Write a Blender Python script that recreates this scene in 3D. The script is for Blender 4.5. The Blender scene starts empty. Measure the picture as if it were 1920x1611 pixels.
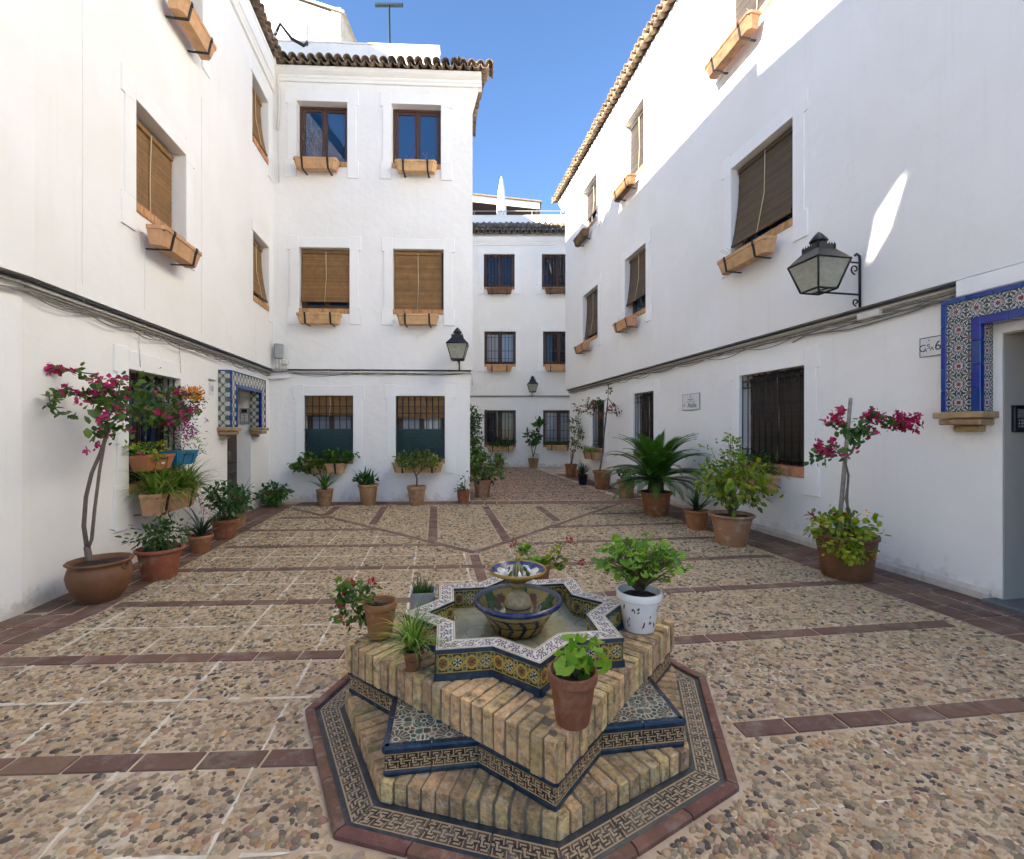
import bpy, math, random
import numpy as np
from mathutils import Vector, Matrix

random.seed(11)
rng = np.random.default_rng(11)
sc = bpy.context.scene
COL = sc.collection
PI = math.pi
def R_(d): return math.radians(d)

# ------------------------------------------------------------------ camera, sky, sun, exposure
cd = bpy.data.cameras.new('camera')
cam = bpy.data.objects.new('camera', cd); COL.objects.link(cam)
cd.sensor_width = 36.0; cd.lens = 16.125; cd.clip_end = 400; cd.clip_start = 0.05
cam.location = (0, 0, 1.6); cam.rotation_euler = (R_(90), 0, 0)
sc.camera = cam

SUN_DIR = Vector((0.858, 0.515, -0.49)).normalized()        # the way the sunlight travels
SUN_EL = math.asin(-SUN_DIR.z)
SUN_AZ = math.atan2(-SUN_DIR.x, -SUN_DIR.y)                   # compass angle of the sun from +Y towards +X
w = bpy.data.worlds.new('World'); sc.world = w; w.use_nodes = True
wt = w.node_tree
for n in list(wt.nodes): wt.nodes.remove(n)
sky = wt.nodes.new('ShaderNodeTexSky'); sky.sky_type = 'NISHITA'; sky.sun_disc = False
sky.sun_elevation = SUN_EL; sky.sun_rotation = SUN_AZ
sky.altitude = 100; sky.air_density = 0.9; sky.dust_density = 0.1; sky.ozone_density = 5.0
bgn = wt.nodes.new('ShaderNodeBackground'); bgn.inputs['Strength'].default_value = 0.055
won = wt.nodes.new('ShaderNodeOutputWorld')
wt.links.new(sky.outputs[0], bgn.inputs['Color']); wt.links.new(bgn.outputs[0], won.inputs['Surface'])
sd = bpy.data.lights.new('sun', 'SUN'); sd.energy = 5.0; sd.angle = R_(0.6); sd.color = (1.0, 0.90, 0.755)
sun = bpy.data.objects.new('sun', sd); COL.objects.link(sun)
sun.rotation_euler = SUN_DIR.to_track_quat('-Z', 'Y').to_euler()
sun.location = (-20, -12, 20)
sc.view_settings.view_transform = 'Standard'; sc.view_settings.look = 'None'
sc.view_settings.gamma = 1.0; sc.view_settings.use_curve_mapping = False
sc.view_settings.exposure = 2.77
sc.render.engine = 'CYCLES'
sc.cycles.max_bounces = 10; sc.cycles.diffuse_bounces = 6; sc.cycles.glossy_bounces = 4
sc.cycles.transparent_max_bounces = 12
try:
    sc.cycles.use_denoising = True
except Exception:
    pass

# ------------------------------------------------------------------ materials
def nodes_of(name):
    m = bpy.data.materials.new(name); m.use_nodes = True
    nt = m.node_tree
    return m, nt, nt.nodes['Principled BSDF']

def c4(c): return (c[0], c[1], c[2], 1.0)

def mk(name, col, rough=0.7, var=0.12, scale=6.0, bump=0.0, bscale=60.0, rand=0.0, col2=None, island=None,
       metal=0.0, spec=0.5, attr=None, dirt=None, dist=0.004, dirt2=None):
    """plain procedural surface: noise-varied colour, optional per-object / per-piece variation, fine bump"""
    m, nt, b = nodes_of(name)
    N, L = nt.nodes, nt.links
    tc = N.new('ShaderNodeTexCoord'); oi = N.new('ShaderNodeObjectInfo')
    off = N.new('ShaderNodeVectorMath'); off.operation = 'ADD'
    mul = N.new('ShaderNodeMath'); mul.operation = 'MULTIPLY'; mul.inputs[1].default_value = 40.0
    L.new(oi.outputs['Random'], mul.inputs[0]); L.new(tc.outputs['Object'], off.inputs[0]); L.new(mul.outputs[0], off.inputs[1])
    nz = N.new('ShaderNodeTexNoise'); nz.inputs['Scale'].default_value = scale; nz.inputs['Detail'].default_value = 6
    nz.inputs['Roughness'].default_value = 0.62
    L.new(off.outputs[0], nz.inputs['Vector'])
    ramp = N.new('ShaderNodeMapRange'); ramp.inputs[1].default_value = 0.3; ramp.inputs[2].default_value = 0.7
    L.new(nz.outputs['Fac'], ramp.inputs[0])
    mix = N.new('ShaderNodeMix'); mix.data_type = 'RGBA'
    L.new(ramp.outputs[0], mix.inputs['Factor'])
    if attr:
        at = N.new('ShaderNodeAttribute'); at.attribute_name = attr
        dk = N.new('ShaderNodeMix'); dk.data_type = 'RGBA'; dk.blend_type = 'MULTIPLY'; dk.inputs['Factor'].default_value = 1.0
        dk.inputs['B'].default_value = (1 - var, 1 - var, 1 - var * 1.1, 1)
        L.new(at.outputs['Color'], dk.inputs['A'])
        L.new(at.outputs['Color'], mix.inputs['A']); L.new(dk.outputs['Result'], mix.inputs['B'])
    else:
        a = [max(0, v * (1 - var)) for v in col]
        bcol = col2 if col2 else [v * (1 + var) for v in col]
        mix.inputs['A'].default_value = c4(a); mix.inputs['B'].default_value = c4(bcol)
    out = mix.outputs['Result']
    if island:                                   # a list of colours dealt out piece by piece
        ge = N.new('ShaderNodeNewGeometry'); cr = N.new('ShaderNodeValToRGB'); cr.color_ramp.interpolation = 'CONSTANT'
        els = cr.color_ramp.elements
        for i, c in enumerate(island):
            e = els[0] if i == 0 else (els[1] if i == 1 else els.new(i / len(island)))
            e.position = i / len(island); e.color = c4(c)
        src = N.new('ShaderNodeMath'); src.operation = 'ADD'; fr = N.new('ShaderNodeMath'); fr.operation = 'FRACT'
        L.new(ge.outputs['Random Per Island'], src.inputs[0]); L.new(oi.outputs['Random'], src.inputs[1]); L.new(src.outputs[0], fr.inputs[0])
        L.new(fr.outputs[0], cr.inputs[0])
        mi = N.new('ShaderNodeMix'); mi.data_type = 'RGBA'; mi.blend_type = 'MULTIPLY'; mi.inputs['Factor'].default_value = 1.0
        L.new(out, mi.inputs['A']); L.new(cr.outputs[0], mi.inputs['B']); out = mi.outputs['Result']
    if rand:
        hs = N.new('ShaderNodeHueSaturation'); mr = N.new('ShaderNodeMapRange')
        mr.inputs[3].default_value = 1 - rand; mr.inputs[4].default_value = 1 + rand
        L.new(oi.outputs['Random'], mr.inputs[0]); L.new(mr.outputs[0], hs.inputs['Value'])
        mr2 = N.new('ShaderNodeMapRange'); mr2.inputs[3].default_value = 0.485; mr2.inputs[4].default_value = 0.515
        sx = N.new('ShaderNodeMath'); sx.operation = 'MULTIPLY'; sx.inputs[1].default_value = 7.31
        fx = N.new('ShaderNodeMath'); fx.operation = 'FRACT'
        L.new(oi.outputs['Random'], sx.inputs[0]); L.new(sx.outputs[0], fx.inputs[0]); L.new(fx.outputs[0], mr2.inputs[0])
        L.new(mr2.outputs[0], hs.inputs['Hue']); L.new(out, hs.inputs['Color']); out = hs.outputs['Color']
    for dirt in [d_ for d_ in (dirt2, dirt) if d_]:   # (colour, amount, scale): blotches with a shape of their own
        dn = N.new('ShaderNodeTexNoise'); dn.inputs['Scale'].default_value = dirt[2]; dn.inputs['Detail'].default_value = 9
        dn.inputs['Roughness'].default_value = 0.7
        L.new(off.outputs[0], dn.inputs['Vector'])
        dr = N.new('ShaderNodeMapRange'); dr.inputs[1].default_value = 0.5; dr.inputs[2].default_value = 0.68
        dr.inputs[4].default_value = dirt[1]
        L.new(dn.outputs['Fac'], dr.inputs[0])
        dm = N.new('ShaderNodeMix'); dm.data_type = 'RGBA'; dm.inputs['B'].default_value = c4(dirt[0])
        L.new(dr.outputs[0], dm.inputs['Factor']); L.new(out, dm.inputs['A']); out = dm.outputs['Result']
    L.new(out, b.inputs['Base Color'])
    b.inputs['Roughness'].default_value = rough; b.inputs['Metallic'].default_value = metal
    b.inputs['Specular IOR Level'].default_value = spec
    if bump:
        bn = N.new('ShaderNodeTexNoise'); bn.inputs['Scale'].default_value = bscale; bn.inputs['Detail'].default_value = 5
        L.new(off.outputs[0], bn.inputs['Vector'])
        bp = N.new('ShaderNodeBump'); bp.inputs['Strength'].default_value = bump; bp.inputs['Distance'].default_value = dist
        L.new(bn.outputs['Fac'], bp.inputs['Height']); L.new(bp.outputs[0], b.inputs['Normal'])
    return m

def leaf_mat(name, cols, trans=0.35, rough=0.45):
    m = mk(name, (1, 1, 1), rough=rough, var=0.15, scale=14, island=cols, rand=0.12)
    nt = m.node_tree; N, L = nt.nodes, nt.links
    b = N['Principled BSDF']; src = b.inputs['Base Color'].links[0].from_socket
    tr = N.new('ShaderNodeBsdfTranslucent'); mx = N.new('ShaderNodeMixShader'); mx.inputs[0].default_value = trans
    gm = N.new('ShaderNodeMix'); gm.data_type = 'RGBA'; gm.blend_type = 'MULTIPLY'; gm.inputs['Factor'].default_value = 1
    gm.inputs['B'].default_value = (1.5, 1.5, 0.7, 1)
    L.new(src, gm.inputs['A']); L.new(gm.outputs['Result'], tr.inputs['Color'])
    o = N['Material Output']
    L.new(b.outputs[0], mx.inputs[1]); L.new(tr.outputs[0], mx.inputs[2]); L.new(mx.outputs[0], o.inputs['Surface'])
    return m

def stucco(name, col, dirt_col):
    m, nt, b = nodes_of(name); N, L = nt.nodes, nt.links
    ge = N.new('ShaderNodeNewGeometry')
    n1 = N.new('ShaderNodeTexNoise'); n1.inputs['Scale'].default_value = 0.9; n1.inputs['Detail'].default_value = 7
    L.new(ge.outputs['Position'], n1.inputs['Vector'])
    mix = N.new('ShaderNodeMix'); mix.data_type = 'RGBA'
    mix.inputs['A'].default_value = c4(col); mix.inputs['B'].default_value = c4([v * k for v, k in zip(col, (0.955, 0.95, 0.93))])
    mr = N.new('ShaderNodeMapRange'); mr.inputs[1].default_value = 0.4; mr.inputs[2].default_value = 0.7
    L.new(n1.outputs['Fac'], mr.inputs[0]); L.new(mr.outputs[0], mix.inputs['Factor'])
    n5 = N.new('ShaderNodeTexNoise'); n5.inputs['Scale'].default_value = 0.55; n5.inputs['Detail'].default_value = 3; n5.inputs['Distortion'].default_value = 0.8
    L.new(ge.outputs['Position'], n5.inputs['Vector'])
    pr = N.new('ShaderNodeMapRange'); pr.inputs[1].default_value = 0.555; pr.inputs[2].default_value = 0.575; pr.inputs[4].default_value = 0.55
    L.new(n5.outputs['Fac'], pr.inputs[0])
    pm = N.new('ShaderNodeMix'); pm.data_type = 'RGBA'; pm.inputs['B'].default_value = c4([v * k for v, k in zip(col, (0.965, 0.96, 0.945))])
    L.new(pr.outputs[0], pm.inputs['Factor']); L.new(mix.outputs['Result'], pm.inputs['A']); mix = pm
    # hairline cracks
    vo = N.new('ShaderNodeTexVoronoi'); vo.feature = 'DISTANCE_TO_EDGE'; vo.inputs['Scale'].default_value = 0.42
    vn = N.new('ShaderNodeTexNoise'); vn.inputs['Scale'].default_value = 2.5; vn.inputs['Detail'].default_value = 8
    va = N.new('ShaderNodeVectorMath'); va.operation = 'ADD'; vs_ = N.new('ShaderNodeVectorMath'); vs_.operation = 'SCALE'; vs_.inputs['Scale'].default_value = 0.55
    L.new(ge.outputs['Position'], vn.inputs['Vector']); L.new(vn.outputs['Color'], vs_.inputs[0]); L.new(vs_.outputs[0], va.inputs[0]); L.new(ge.outputs['Position'], va.inputs[1]); L.new(va.outputs[0], vo.inputs['Vector'])
    cm = N.new('ShaderNodeMapRange'); cm.inputs[1].default_value = 0.0; cm.inputs[2].default_value = 0.0025; cm.inputs[3].default_value = 0.07; cm.inputs[4].default_value = 0.0
    L.new(vo.outputs['Distance'], cm.inputs[0])
    ck = N.new('ShaderNodeMix'); ck.data_type = 'RGBA'; ck.inputs['B'].default_value = c4((0.42, 0.39, 0.35))
    L.new(cm.outputs[0], ck.inputs['Factor']); L.new(mix.outputs['Result'], ck.inputs['A']); mix = ck
    # splash dirt and flaking in patches along the foot of the wall
    sp = N.new('ShaderNodeSeparateXYZ'); L.new(ge.outputs['Position'], sp.inputs[0])
    n2 = N.new('ShaderNodeTexNoise'); n2.inputs['Scale'].default_value = 5.5; n2.inputs['Detail'].default_value = 10; n2.inputs['Roughness'].default_value = 0.75
    L.new(ge.outputs['Position'], n2.inputs['Vector'])
    zr = N.new('ShaderNodeMapRange'); zr.inputs[1].default_value = 0.0; zr.inputs[2].default_value = 0.55
    zr.inputs[3].default_value = 0.26; zr.inputs[4].default_value = -0.22
    L.new(sp.outputs['Z'], zr.inputs[0])
    ad = N.new('ShaderNodeMath'); ad.operation = 'ADD'; L.new(n2.outputs['Fac'], ad.inputs[0]); L.new(zr.outputs[0], ad.inputs[1])
    dr = N.new('ShaderNodeMapRange'); dr.inputs[1].default_value = 0.6; dr.inputs[2].default_value = 0.78; dr.inputs[4].default_value = 0.55
    L.new(ad.outputs[0], dr.inputs[0])
    dm = N.new('ShaderNodeMix'); dm.data_type = 'RGBA'; dm.inputs['B'].default_value = c4(dirt_col)
    L.new(dr.outputs[0], dm.inputs['Factor']); L.new(mix.outputs['Result'], dm.inputs['A'])
    # faint rain streaks
    mp = N.new('ShaderNodeMapping'); mp.inputs['Scale'].default_value = (3.2, 3.2, 0.16)
    L.new(ge.outputs['Position'], mp.inputs['Vector'])
    n3 = N.new('ShaderNodeTexNoise'); n3.inputs['Scale'].default_value = 2.0; n3.inputs['Detail'].default_value = 6; n3.inputs['Roughness'].default_value = 0.7
    L.new(mp.outputs[0], n3.inputs['Vector'])
    sr = N.new('ShaderNodeMapRange'); sr.inputs[1].default_value = 0.56; sr.inputs[2].default_value = 0.8; sr.inputs[4].default_value = 0.16
    L.new(n3.outputs['Fac'], sr.inputs[0])
    sm = N.new('ShaderNodeMix'); sm.data_type = 'RGBA'; sm.inputs['B'].default_value = c4((0.5, 0.47, 0.42))
    L.new(sr.outputs[0], sm.inputs['Factor']); L.new(dm.outputs['Result'], sm.inputs['A'])
    L.new(sm.outputs['Result'], b.inputs['Base Color'])
    b.inputs['Roughness'].default_value = 0.85; b.inputs['Specular IOR Level'].default_value = 0.25
    n4 = N.new('ShaderNodeTexNoise'); n4.inputs['Scale'].default_value = 7; n4.inputs['Detail'].default_value = 8
    L.new(ge.outputs['Position'], n4.inputs['Vector'])
    bp = N.new('ShaderNodeBump'); bp.inputs['Strength'].default_value = 0.5; bp.inputs['Distance'].default_value = 0.02
    L.new(n4.outputs['Fac'], bp.inputs['Height']); L.new(bp.outputs[0], b.inputs['Normal'])
    return m

M = {}
M['stucco'] = stucco('white_plaster', (0.86, 0.845, 0.815), (0.48, 0.39, 0.30))
M['trim'] = mk('white_trim_paint', (0.86, 0.85, 0.82), 0.8, 0.03, 2, 0.2, 30)
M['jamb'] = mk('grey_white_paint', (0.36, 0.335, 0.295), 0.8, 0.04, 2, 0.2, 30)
M['mortar'] = mk('cream_mortar', (0.45, 0.338, 0.228), 0.92, 0.24, 5, 0.7, 70, dirt=((0.63, 0.56, 0.44), 0.8, 2.6))
M['plinth'] = mk('stained_plinth_render', (0.56, 0.50, 0.43), 0.9, 0.15, 6, 0.5, 60, dirt=((0.30, 0.24, 0.18), 0.7, 7))
M['white_mortar'] = mk('white_mortar', (0.64, 0.575, 0.47), 0.92, 0.2, 14, 0.4, 120)
M['dark_mortar'] = mk('grey_brown_mortar', (0.19, 0.15, 0.10), 0.95, 0.2, 14, 0.5, 90)
M['earth'] = mk('ground_earth', (0.30, 0.25, 0.19), 0.95, 0.2, 2, 0.4, 30)
PEB = [(0.42, 0.291, 0.169), (0.325, 0.222, 0.131), (0.463, 0.33, 0.198), (0.246, 0.172, 0.107), (0.389, 0.222, 0.107), (0.184, 0.143, 0.097), (0.358, 0.276, 0.179), (0.441, 0.31, 0.194), (0.079, 0.062, 0.051), (0.441, 0.335, 0.218), (0.284, 0.197, 0.121), (0.378, 0.261, 0.155), (0.126, 0.099, 0.077), (0.315, 0.182, 0.121), (0.483, 0.364, 0.242), (0.2, 0.153, 0.101), (0.263, 0.217, 0.135), (0.294, 0.207, 0.165)]
M['pebble'] = mk('river_pebble', (1, 1, 1), 0.68, 0.2, 40, 0.25, 200, island=PEB, rand=0.12, spec=0.3)
M['paving'] = mk('red_paving_tile', (0.15, 0.078, 0.052), 0.75, 0.28, 9, 0.4, 70, rand=0.24, dirt=((0.30, 0.25, 0.20), 0.6, 5.5), dirt2=((0.075, 0.055, 0.048), 0.6, 9))
M['curbtile'] = mk('red_edge_brick', (0.155, 0.068, 0.046), 0.75, 0.25, 12, 0.4, 70, rand=0.2, dirt=((0.34, 0.27, 0.21), 0.55, 11))
M['brick'] = mk('buff_brick', (0.50, 0.325, 0.145), 0.92, 0.34, 30, 1.0, 60, rand=0.34, dirt=((0.11, 0.085, 0.05), 0.9, 17), dirt2=((0.52, 0.46, 0.36), 0.7, 24), dist=0.014)
M['sillbrick'] = mk('orange_sill_brick', (0.50, 0.27, 0.13), 0.85, 0.2, 20, 0.4, 80, rand=0.1, island=[(1, 1, 1), (0.8, 0.78, 0.75), (1.1, 1.0, 0.9)])
M['rooftile'] = mk('weathered_roof_tile', (0.22, 0.155, 0.105), 0.9, 0.3, 12, 0.5, 60, rand=0.3, dirt=((0.07, 0.065, 0.05), 0.8, 7))
M['rooftile_warm'] = mk('sunlit_clay_roof_tile', (0.36, 0.24, 0.14), 0.9, 0.3, 12, 0.5, 60, rand=0.25, dirt=((0.12, 0.10, 0.07), 0.7, 7))
M['wood'] = mk('dark_brown_wood', (0.075, 0.032, 0.018), 0.5, 0.25, 12, 0.15, 50)
M['door'] = mk('black_brown_door', (0.03, 0.018, 0.012), 0.45, 0.3, 10, 0.15, 40)
M['iron'] = mk('black_iron', (0.014, 0.015, 0.017), 0.5, 0.2, 30, 0.2, 90, metal=0.2)
M['blind'] = mk('bamboo_blind', (0.24, 0.125, 0.035), 0.6, 0.2, 9, 0, island=[(1, 1, 1), (0.82, 0.8, 0.78), (1.12, 1.08, 1.0), (0.92, 0.9, 0.88)])
M['blind_black'] = mk('weathered_black_blind', (0.042, 0.028, 0.015), 0.6, 0.2, 9, 0, island=[(1, 1, 1), (0.7, 0.7, 0.7), (1.2, 1.1, 1.0)])  # near-black tone for the right house ground floor blinds
M['blind_dark'] = mk('dark_bamboo_blind', (0.085, 0.052, 0.022), 0.6, 0.2, 9, 0, island=[(1, 1, 1), (0.75, 0.75, 0.75), (1.15, 1.1, 1.0)])
M['blind_pale'] = mk('pale_slatted_blind', (0.035, 0.026, 0.022), 0.6, 0.1, 9, 0, island=[(1, 1, 1), (0.7, 0.68, 0.66)])
M['cord'] = mk('pale_cord', (0.62, 0.52, 0.33), 0.8, 0.1)
M['lattice'] = mk('dark_green_lattice', (0.020, 0.062, 0.066), 0.45, 0.15, 10)
M['lattice_back'] = mk('green_screen', (0.012, 0.034, 0.038), 0.6, 0.2, 6)
M['terra'] = mk('terracotta', (0.30, 0.105, 0.042), 0.75, 0.14, 9, 0.25, 70, rand=0.15, dirt=((0.46, 0.34, 0.25), 0.5, 7), dirt2=((0.16, 0.06, 0.03), 0.5, 4))
M['terra_old'] = mk('aged_terracotta', (0.34, 0.185, 0.085), 0.85, 0.2, 9, 0.35, 60, rand=0.16, dirt=((0.48, 0.41, 0.31), 0.7, 6), dirt2=((0.16, 0.11, 0.06), 0.5, 9))
M['terra_brown'] = mk('brown_earthenware', (0.145, 0.060, 0.024), 0.6, 0.3, 5, 0.3, 40, dirt=((0.17, 0.09, 0.04), 0.6, 4))
M['planter'] = mk('peach_terracotta_trough', (0.58, 0.335, 0.165), 0.8, 0.12, 10, 0.25, 60, rand=0.1, dirt=((0.26, 0.16, 0.09), 0.55, 6))
M['planter_stained'] = mk('stained_terracotta_trough', (0.17, 0.085, 0.04), 0.82, 0.3, 9, 0.3, 60, rand=0.08, dirt=((0.055, 0.035, 0.02), 0.92, 5))
M['plastic_terra'] = mk('terracotta_plastic', (0.40, 0.15, 0.06), 0.45, 0.05)
M['plastic_blue'] = mk('blue_plastic', (0.012, 0.17, 0.33), 0.4, 0.06)
M['plastic_black'] = mk('black_plastic', (0.012, 0.012, 0.013), 0.45, 0.1)
M['soil'] = mk('dark_soil', (0.035, 0.022, 0.014), 0.95, 0.4, 40, 1.0, 90, dist=0.02)
M['bark'] = mk('grey_brown_bark', (0.145, 0.11, 0.085), 0.85, 0.3, 30, 0.6, 60)
M['stake'] = mk('grey_weathered_stake', (0.25, 0.215, 0.18), 0.9, 0.3, 20, 0.4, 60)
M['stem'] = mk('green_brown_stem', (0.11, 0.09, 0.04), 0.7, 0.3, 20)
M['cable'] = mk('grey_cable', (0.21, 0.19, 0.16), 0.7, 0.25, 12)
M['cable_white'] = mk('painted_conduit', (0.66, 0.63, 0.57), 0.7, 0.08, 8)
M['cable_black'] = mk('black_cable', (0.02, 0.02, 0.022), 0.6, 0.1)
M['grey_box'] = mk('grey_metal_box', (0.30, 0.30, 0.29), 0.5, 0.15, 12)
M['steel'] = mk('blued_steel', (0.008, 0.022, 0.03), 0.45, 0.2, 10, metal=0.3)
M['stone'] = mk('sandstone_corbel', (0.37, 0.25, 0.125), 0.85, 0.25, 14, 0.4, 60, rand=0.1)
M['step'] = mk('grey_marble_step', (0.12, 0.12, 0.12), 0.5, 0.2, 6)
M['navy'] = mk('navy_glazed_tile', (0.009, 0.026, 0.052), 0.22, 0.35, 16, rand=0.2, dirt=((0.05, 0.065, 0.07), 0.6, 16))
M['slate'] = mk('dark_slate_glazed_tile', (0.022, 0.028, 0.036), 0.4, 0.3, 16, dirt=((0.12, 0.11, 0.09), 0.5, 12))
M['terra_dark'] = mk('dark_terracotta', (0.185, 0.062, 0.028), 0.75, 0.2, 9, 0.3, 60, dirt=((0.32, 0.22, 0.15), 0.45, 8))
M['cobalt'] = mk('cobalt_glazed_tile', (0.008, 0.038, 0.225), 0.18, 0.12, 10, rand=0.12)
M['glaze'] = mk('painted_glazed_tile', (1, 1, 1), 0.24, 0.28, 18, attr='Col', dirt=((0.22, 0.18, 0.12), 0.4, 11))
M['floor_tile'] = mk('worn_floor_tile', (1, 1, 1), 0.5, 0.25, 16, attr='Col', dirt=((0.30, 0.25, 0.18), 0.55, 12))
M['ceramic_white'] = mk('white_ceramic', (0.78, 0.77, 0.73), 0.2, 0.03, 10)
M['red_petal'] = leaf_mat('red_geranium_petal', [(0.34, 0.003, 0.006), (0.25, 0.002, 0.006), (0.42, 0.006, 0.008)], 0.12)
M['magenta'] = leaf_mat('magenta_bract', [(0.42, 0.008, 0.11), (0.50, 0.015, 0.15), (0.33, 0.006, 0.09)], 0.25)
M['purple'] = leaf_mat('purple_petal', [(0.28, 0.025, 0.26), (0.36, 0.05, 0.32), (0.20, 0.015, 0.2)], 0.25)
M['yellow'] = leaf_mat('yellow_petal', [(0.70, 0.32, 0.01), (0.78, 0.42, 0.015), (0.65, 0.25, 0.01)], 0.2)
M['pink'] = leaf_mat('pale_pink_petal', [(0.65, 0.35, 0.42), (0.7, 0.5, 0.55)], 0.2)
M['rust'] = leaf_mat('rust_red_leaf', [(0.22, 0.05, 0.025), (0.16, 0.07, 0.02), (0.27, 0.07, 0.03), (0.10, 0.08, 0.02)], 0.25)
M['leaf_mid'] = leaf_mat('mid_green_leaf', [(0.062, 0.145, 0.014), (0.045, 0.11, 0.012), (0.09, 0.18, 0.018), (0.035, 0.085, 0.01)])
M['leaf_dark'] = leaf_mat('dark_green_leaf', [(0.026, 0.08, 0.012), (0.038, 0.105, 0.015), (0.018, 0.055, 0.01), (0.05, 0.12, 0.018)], 0.25)
M['leaf_bright'] = leaf_mat('bright_green_leaf', [(0.12, 0.27, 0.014), (0.16, 0.33, 0.018), (0.085, 0.21, 0.012), (0.19, 0.36, 0.024)], 0.4)
M['leaf_yellow'] = leaf_mat('yellow_green_leaf', [(0.20, 0.29, 0.012), (0.14, 0.24, 0.012), (0.30, 0.33, 0.016), (0.09, 0.18, 0.012)], 0.4)
M['leaf_olive'] = leaf_mat('olive_green_leaf', [(0.10, 0.14, 0.022), (0.075, 0.12, 0.02), (0.14, 0.165, 0.028), (0.055, 0.09, 0.016)], 0.3)
M['leaf_cycad'] = leaf_mat('cycad_leaflet', [(0.05, 0.13, 0.014), (0.07, 0.165, 0.018), (0.036, 0.10, 0.012)], 0.3, 0.35)
M['leaf_spider'] = leaf_mat('spider_plant_leaf', [(0.13, 0.25, 0.022), (0.19, 0.31, 0.04), (0.085, 0.18, 0.016), (0.34, 0.42, 0.13)], 0.35)
M['leaf_strap'] = leaf_mat('dark_strap_leaf', [(0.02, 0.045, 0.016), (0.03, 0.06, 0.02), (0.015, 0.035, 0.012)], 0.15, 0.4)
M['dry'] = leaf_mat('dry_straw_stem', [(0.30, 0.22, 0.12), (0.24, 0.17, 0.09)], 0.1)
M['canvas'] = mk('white_canvas', (0.75, 0.74, 0.70), 0.85, 0.06, 6)
M['brown_wood'] = mk('pergola_wood', (0.018, 0.008, 0.006), 0.7, 0.2, 6)
M['plaque'] = mk('white_enamel_plaque', (0.72, 0.72, 0.70), 0.3, 0.03)
M['ink'] = mk('dark_blue_ink', (0.02, 0.025, 0.06), 0.4, 0.05)
M['ink_grey'] = mk('grey_ink', (0.09, 0.10, 0.10), 0.5, 0.05)
M['lace'] = mk('white_lace_curtain', (0.55, 0.57, 0.60), 0.5, 0.3, 14)
M['dark'] = mk('dark_room', (0.012, 0.012, 0.014), 0.8, 0.2)

def glass_mat(name, col, rough, ior):
    m, nt, b = nodes_of(name)
    b.inputs['Base Color'].default_value = c4(col); b.inputs['Roughness'].default_value = rough; b.inputs['IOR'].default_value = ior
    N, L = nt.nodes, nt.links
    tc = N.new('ShaderNodeTexCoord'); nz = N.new('ShaderNodeTexNoise'); nz.inputs['Scale'].default_value = 1.7
    L.new(tc.outputs['Object'], nz.inputs['Vector'])
    bp = N.new('ShaderNodeBump'); bp.inputs['Strength'].default_value = 0.05; bp.inputs['Distance'].default_value = 0.01
    L.new(nz.outputs['Fac'], bp.inputs['Height']); L.new(bp.outputs[0], b.inputs['Normal'])
    return m
M['glass'] = glass_mat('window_glass', (0.003, 0.042, 0.125), 0.015, 1.9)  # blue of the reflected sky is put into the base colour
M['glass_dark'] = glass_mat('dark_window_glass', (0.010, 0.012, 0.022), 0.03, 1.5)
M['glass_curtain'] = glass_mat('curtained_window_glass', (0.22, 0.25, 0.30), 0.08, 1.6)
def lantern_glass():
    m, nt, b = nodes_of('lantern_glass'); N, L = nt.nodes, nt.links
    b.inputs['Base Color'].default_value = (0.5, 0.5, 0.42, 1); b.inputs['Roughness'].default_value = 0.35
    tr = N.new('ShaderNodeBsdfTransparent'); tr.inputs[0].default_value = (0.9, 0.9, 0.85, 1)
    mx = N.new('ShaderNodeMixShader')
    nz = N.new('ShaderNodeTexNoise'); nz.inputs['Scale'].default_value = 6
    mr = N.new('ShaderNodeMapRange'); mr.inputs[3].default_value = 0.3; mr.inputs[4].default_value = 0.6
    L.new(nz.outputs['Fac'], mr.inputs[0]); L.new(mr.outputs[0], mx.inputs[0])
    L.new(tr.outputs[0], mx.inputs[1]); L.new(b.outputs[0], mx.inputs[2]); L.new(mx.outputs[0], N['Material Output'].inputs['Surface'])
    return m
M['lantern_glass'] = lantern_glass()
def water_mat():
    m, nt, b = nodes_of('basin_water'); N, L = nt.nodes, nt.links
    gl = N.new('ShaderNodeBsdfGlossy'); gl.inputs['Roughness'].default_value = 0.03
    tr = N.new('ShaderNodeBsdfTransparent'); tr.inputs[0].default_value = (0.93, 0.96, 0.90, 1)
    fr = N.new('ShaderNodeFresnel'); fr.inputs[0].default_value = 1.33
    mx = N.new('ShaderNodeMixShader'); L.new(fr.outputs[0], mx.inputs[0]); L.new(tr.outputs[0], mx.inputs[1]); L.new(gl.outputs[0], mx.inputs[2])
    nz = N.new('ShaderNodeTexNoise'); nz.inputs['Scale'].default_value = 9
    bp = N.new('ShaderNodeBump'); bp.inputs['Strength'].default_value = 0.05
    L.new(nz.outputs['Fac'], bp.inputs['Height']); L.new(bp.outputs[0], gl.inputs['Normal'])
    L.new(mx.outputs[0], N['Material Output'].inputs['Surface'])
    N.remove(b)
    return m
M['water'] = water_mat()

# ------------------------------------------------------------------ scene graph helpers
def tag(o, label=None, cat=None, group=None, kind=None):
    if label: o['label'] = label
    if cat: o['category'] = cat
    if group: o['group'] = group
    if kind: o['kind'] = kind
    return o

def thing(name, label, cat, loc=(0, 0, 0), rotz=0.0, group=None):
    o = bpy.data.objects.new(name, None); COL.objects.link(o)
    o.empty_display_size = 0.1
    o.location = loc; o.rotation_euler = (0, 0, rotz)
    return tag(o, label, cat, group)

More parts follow.
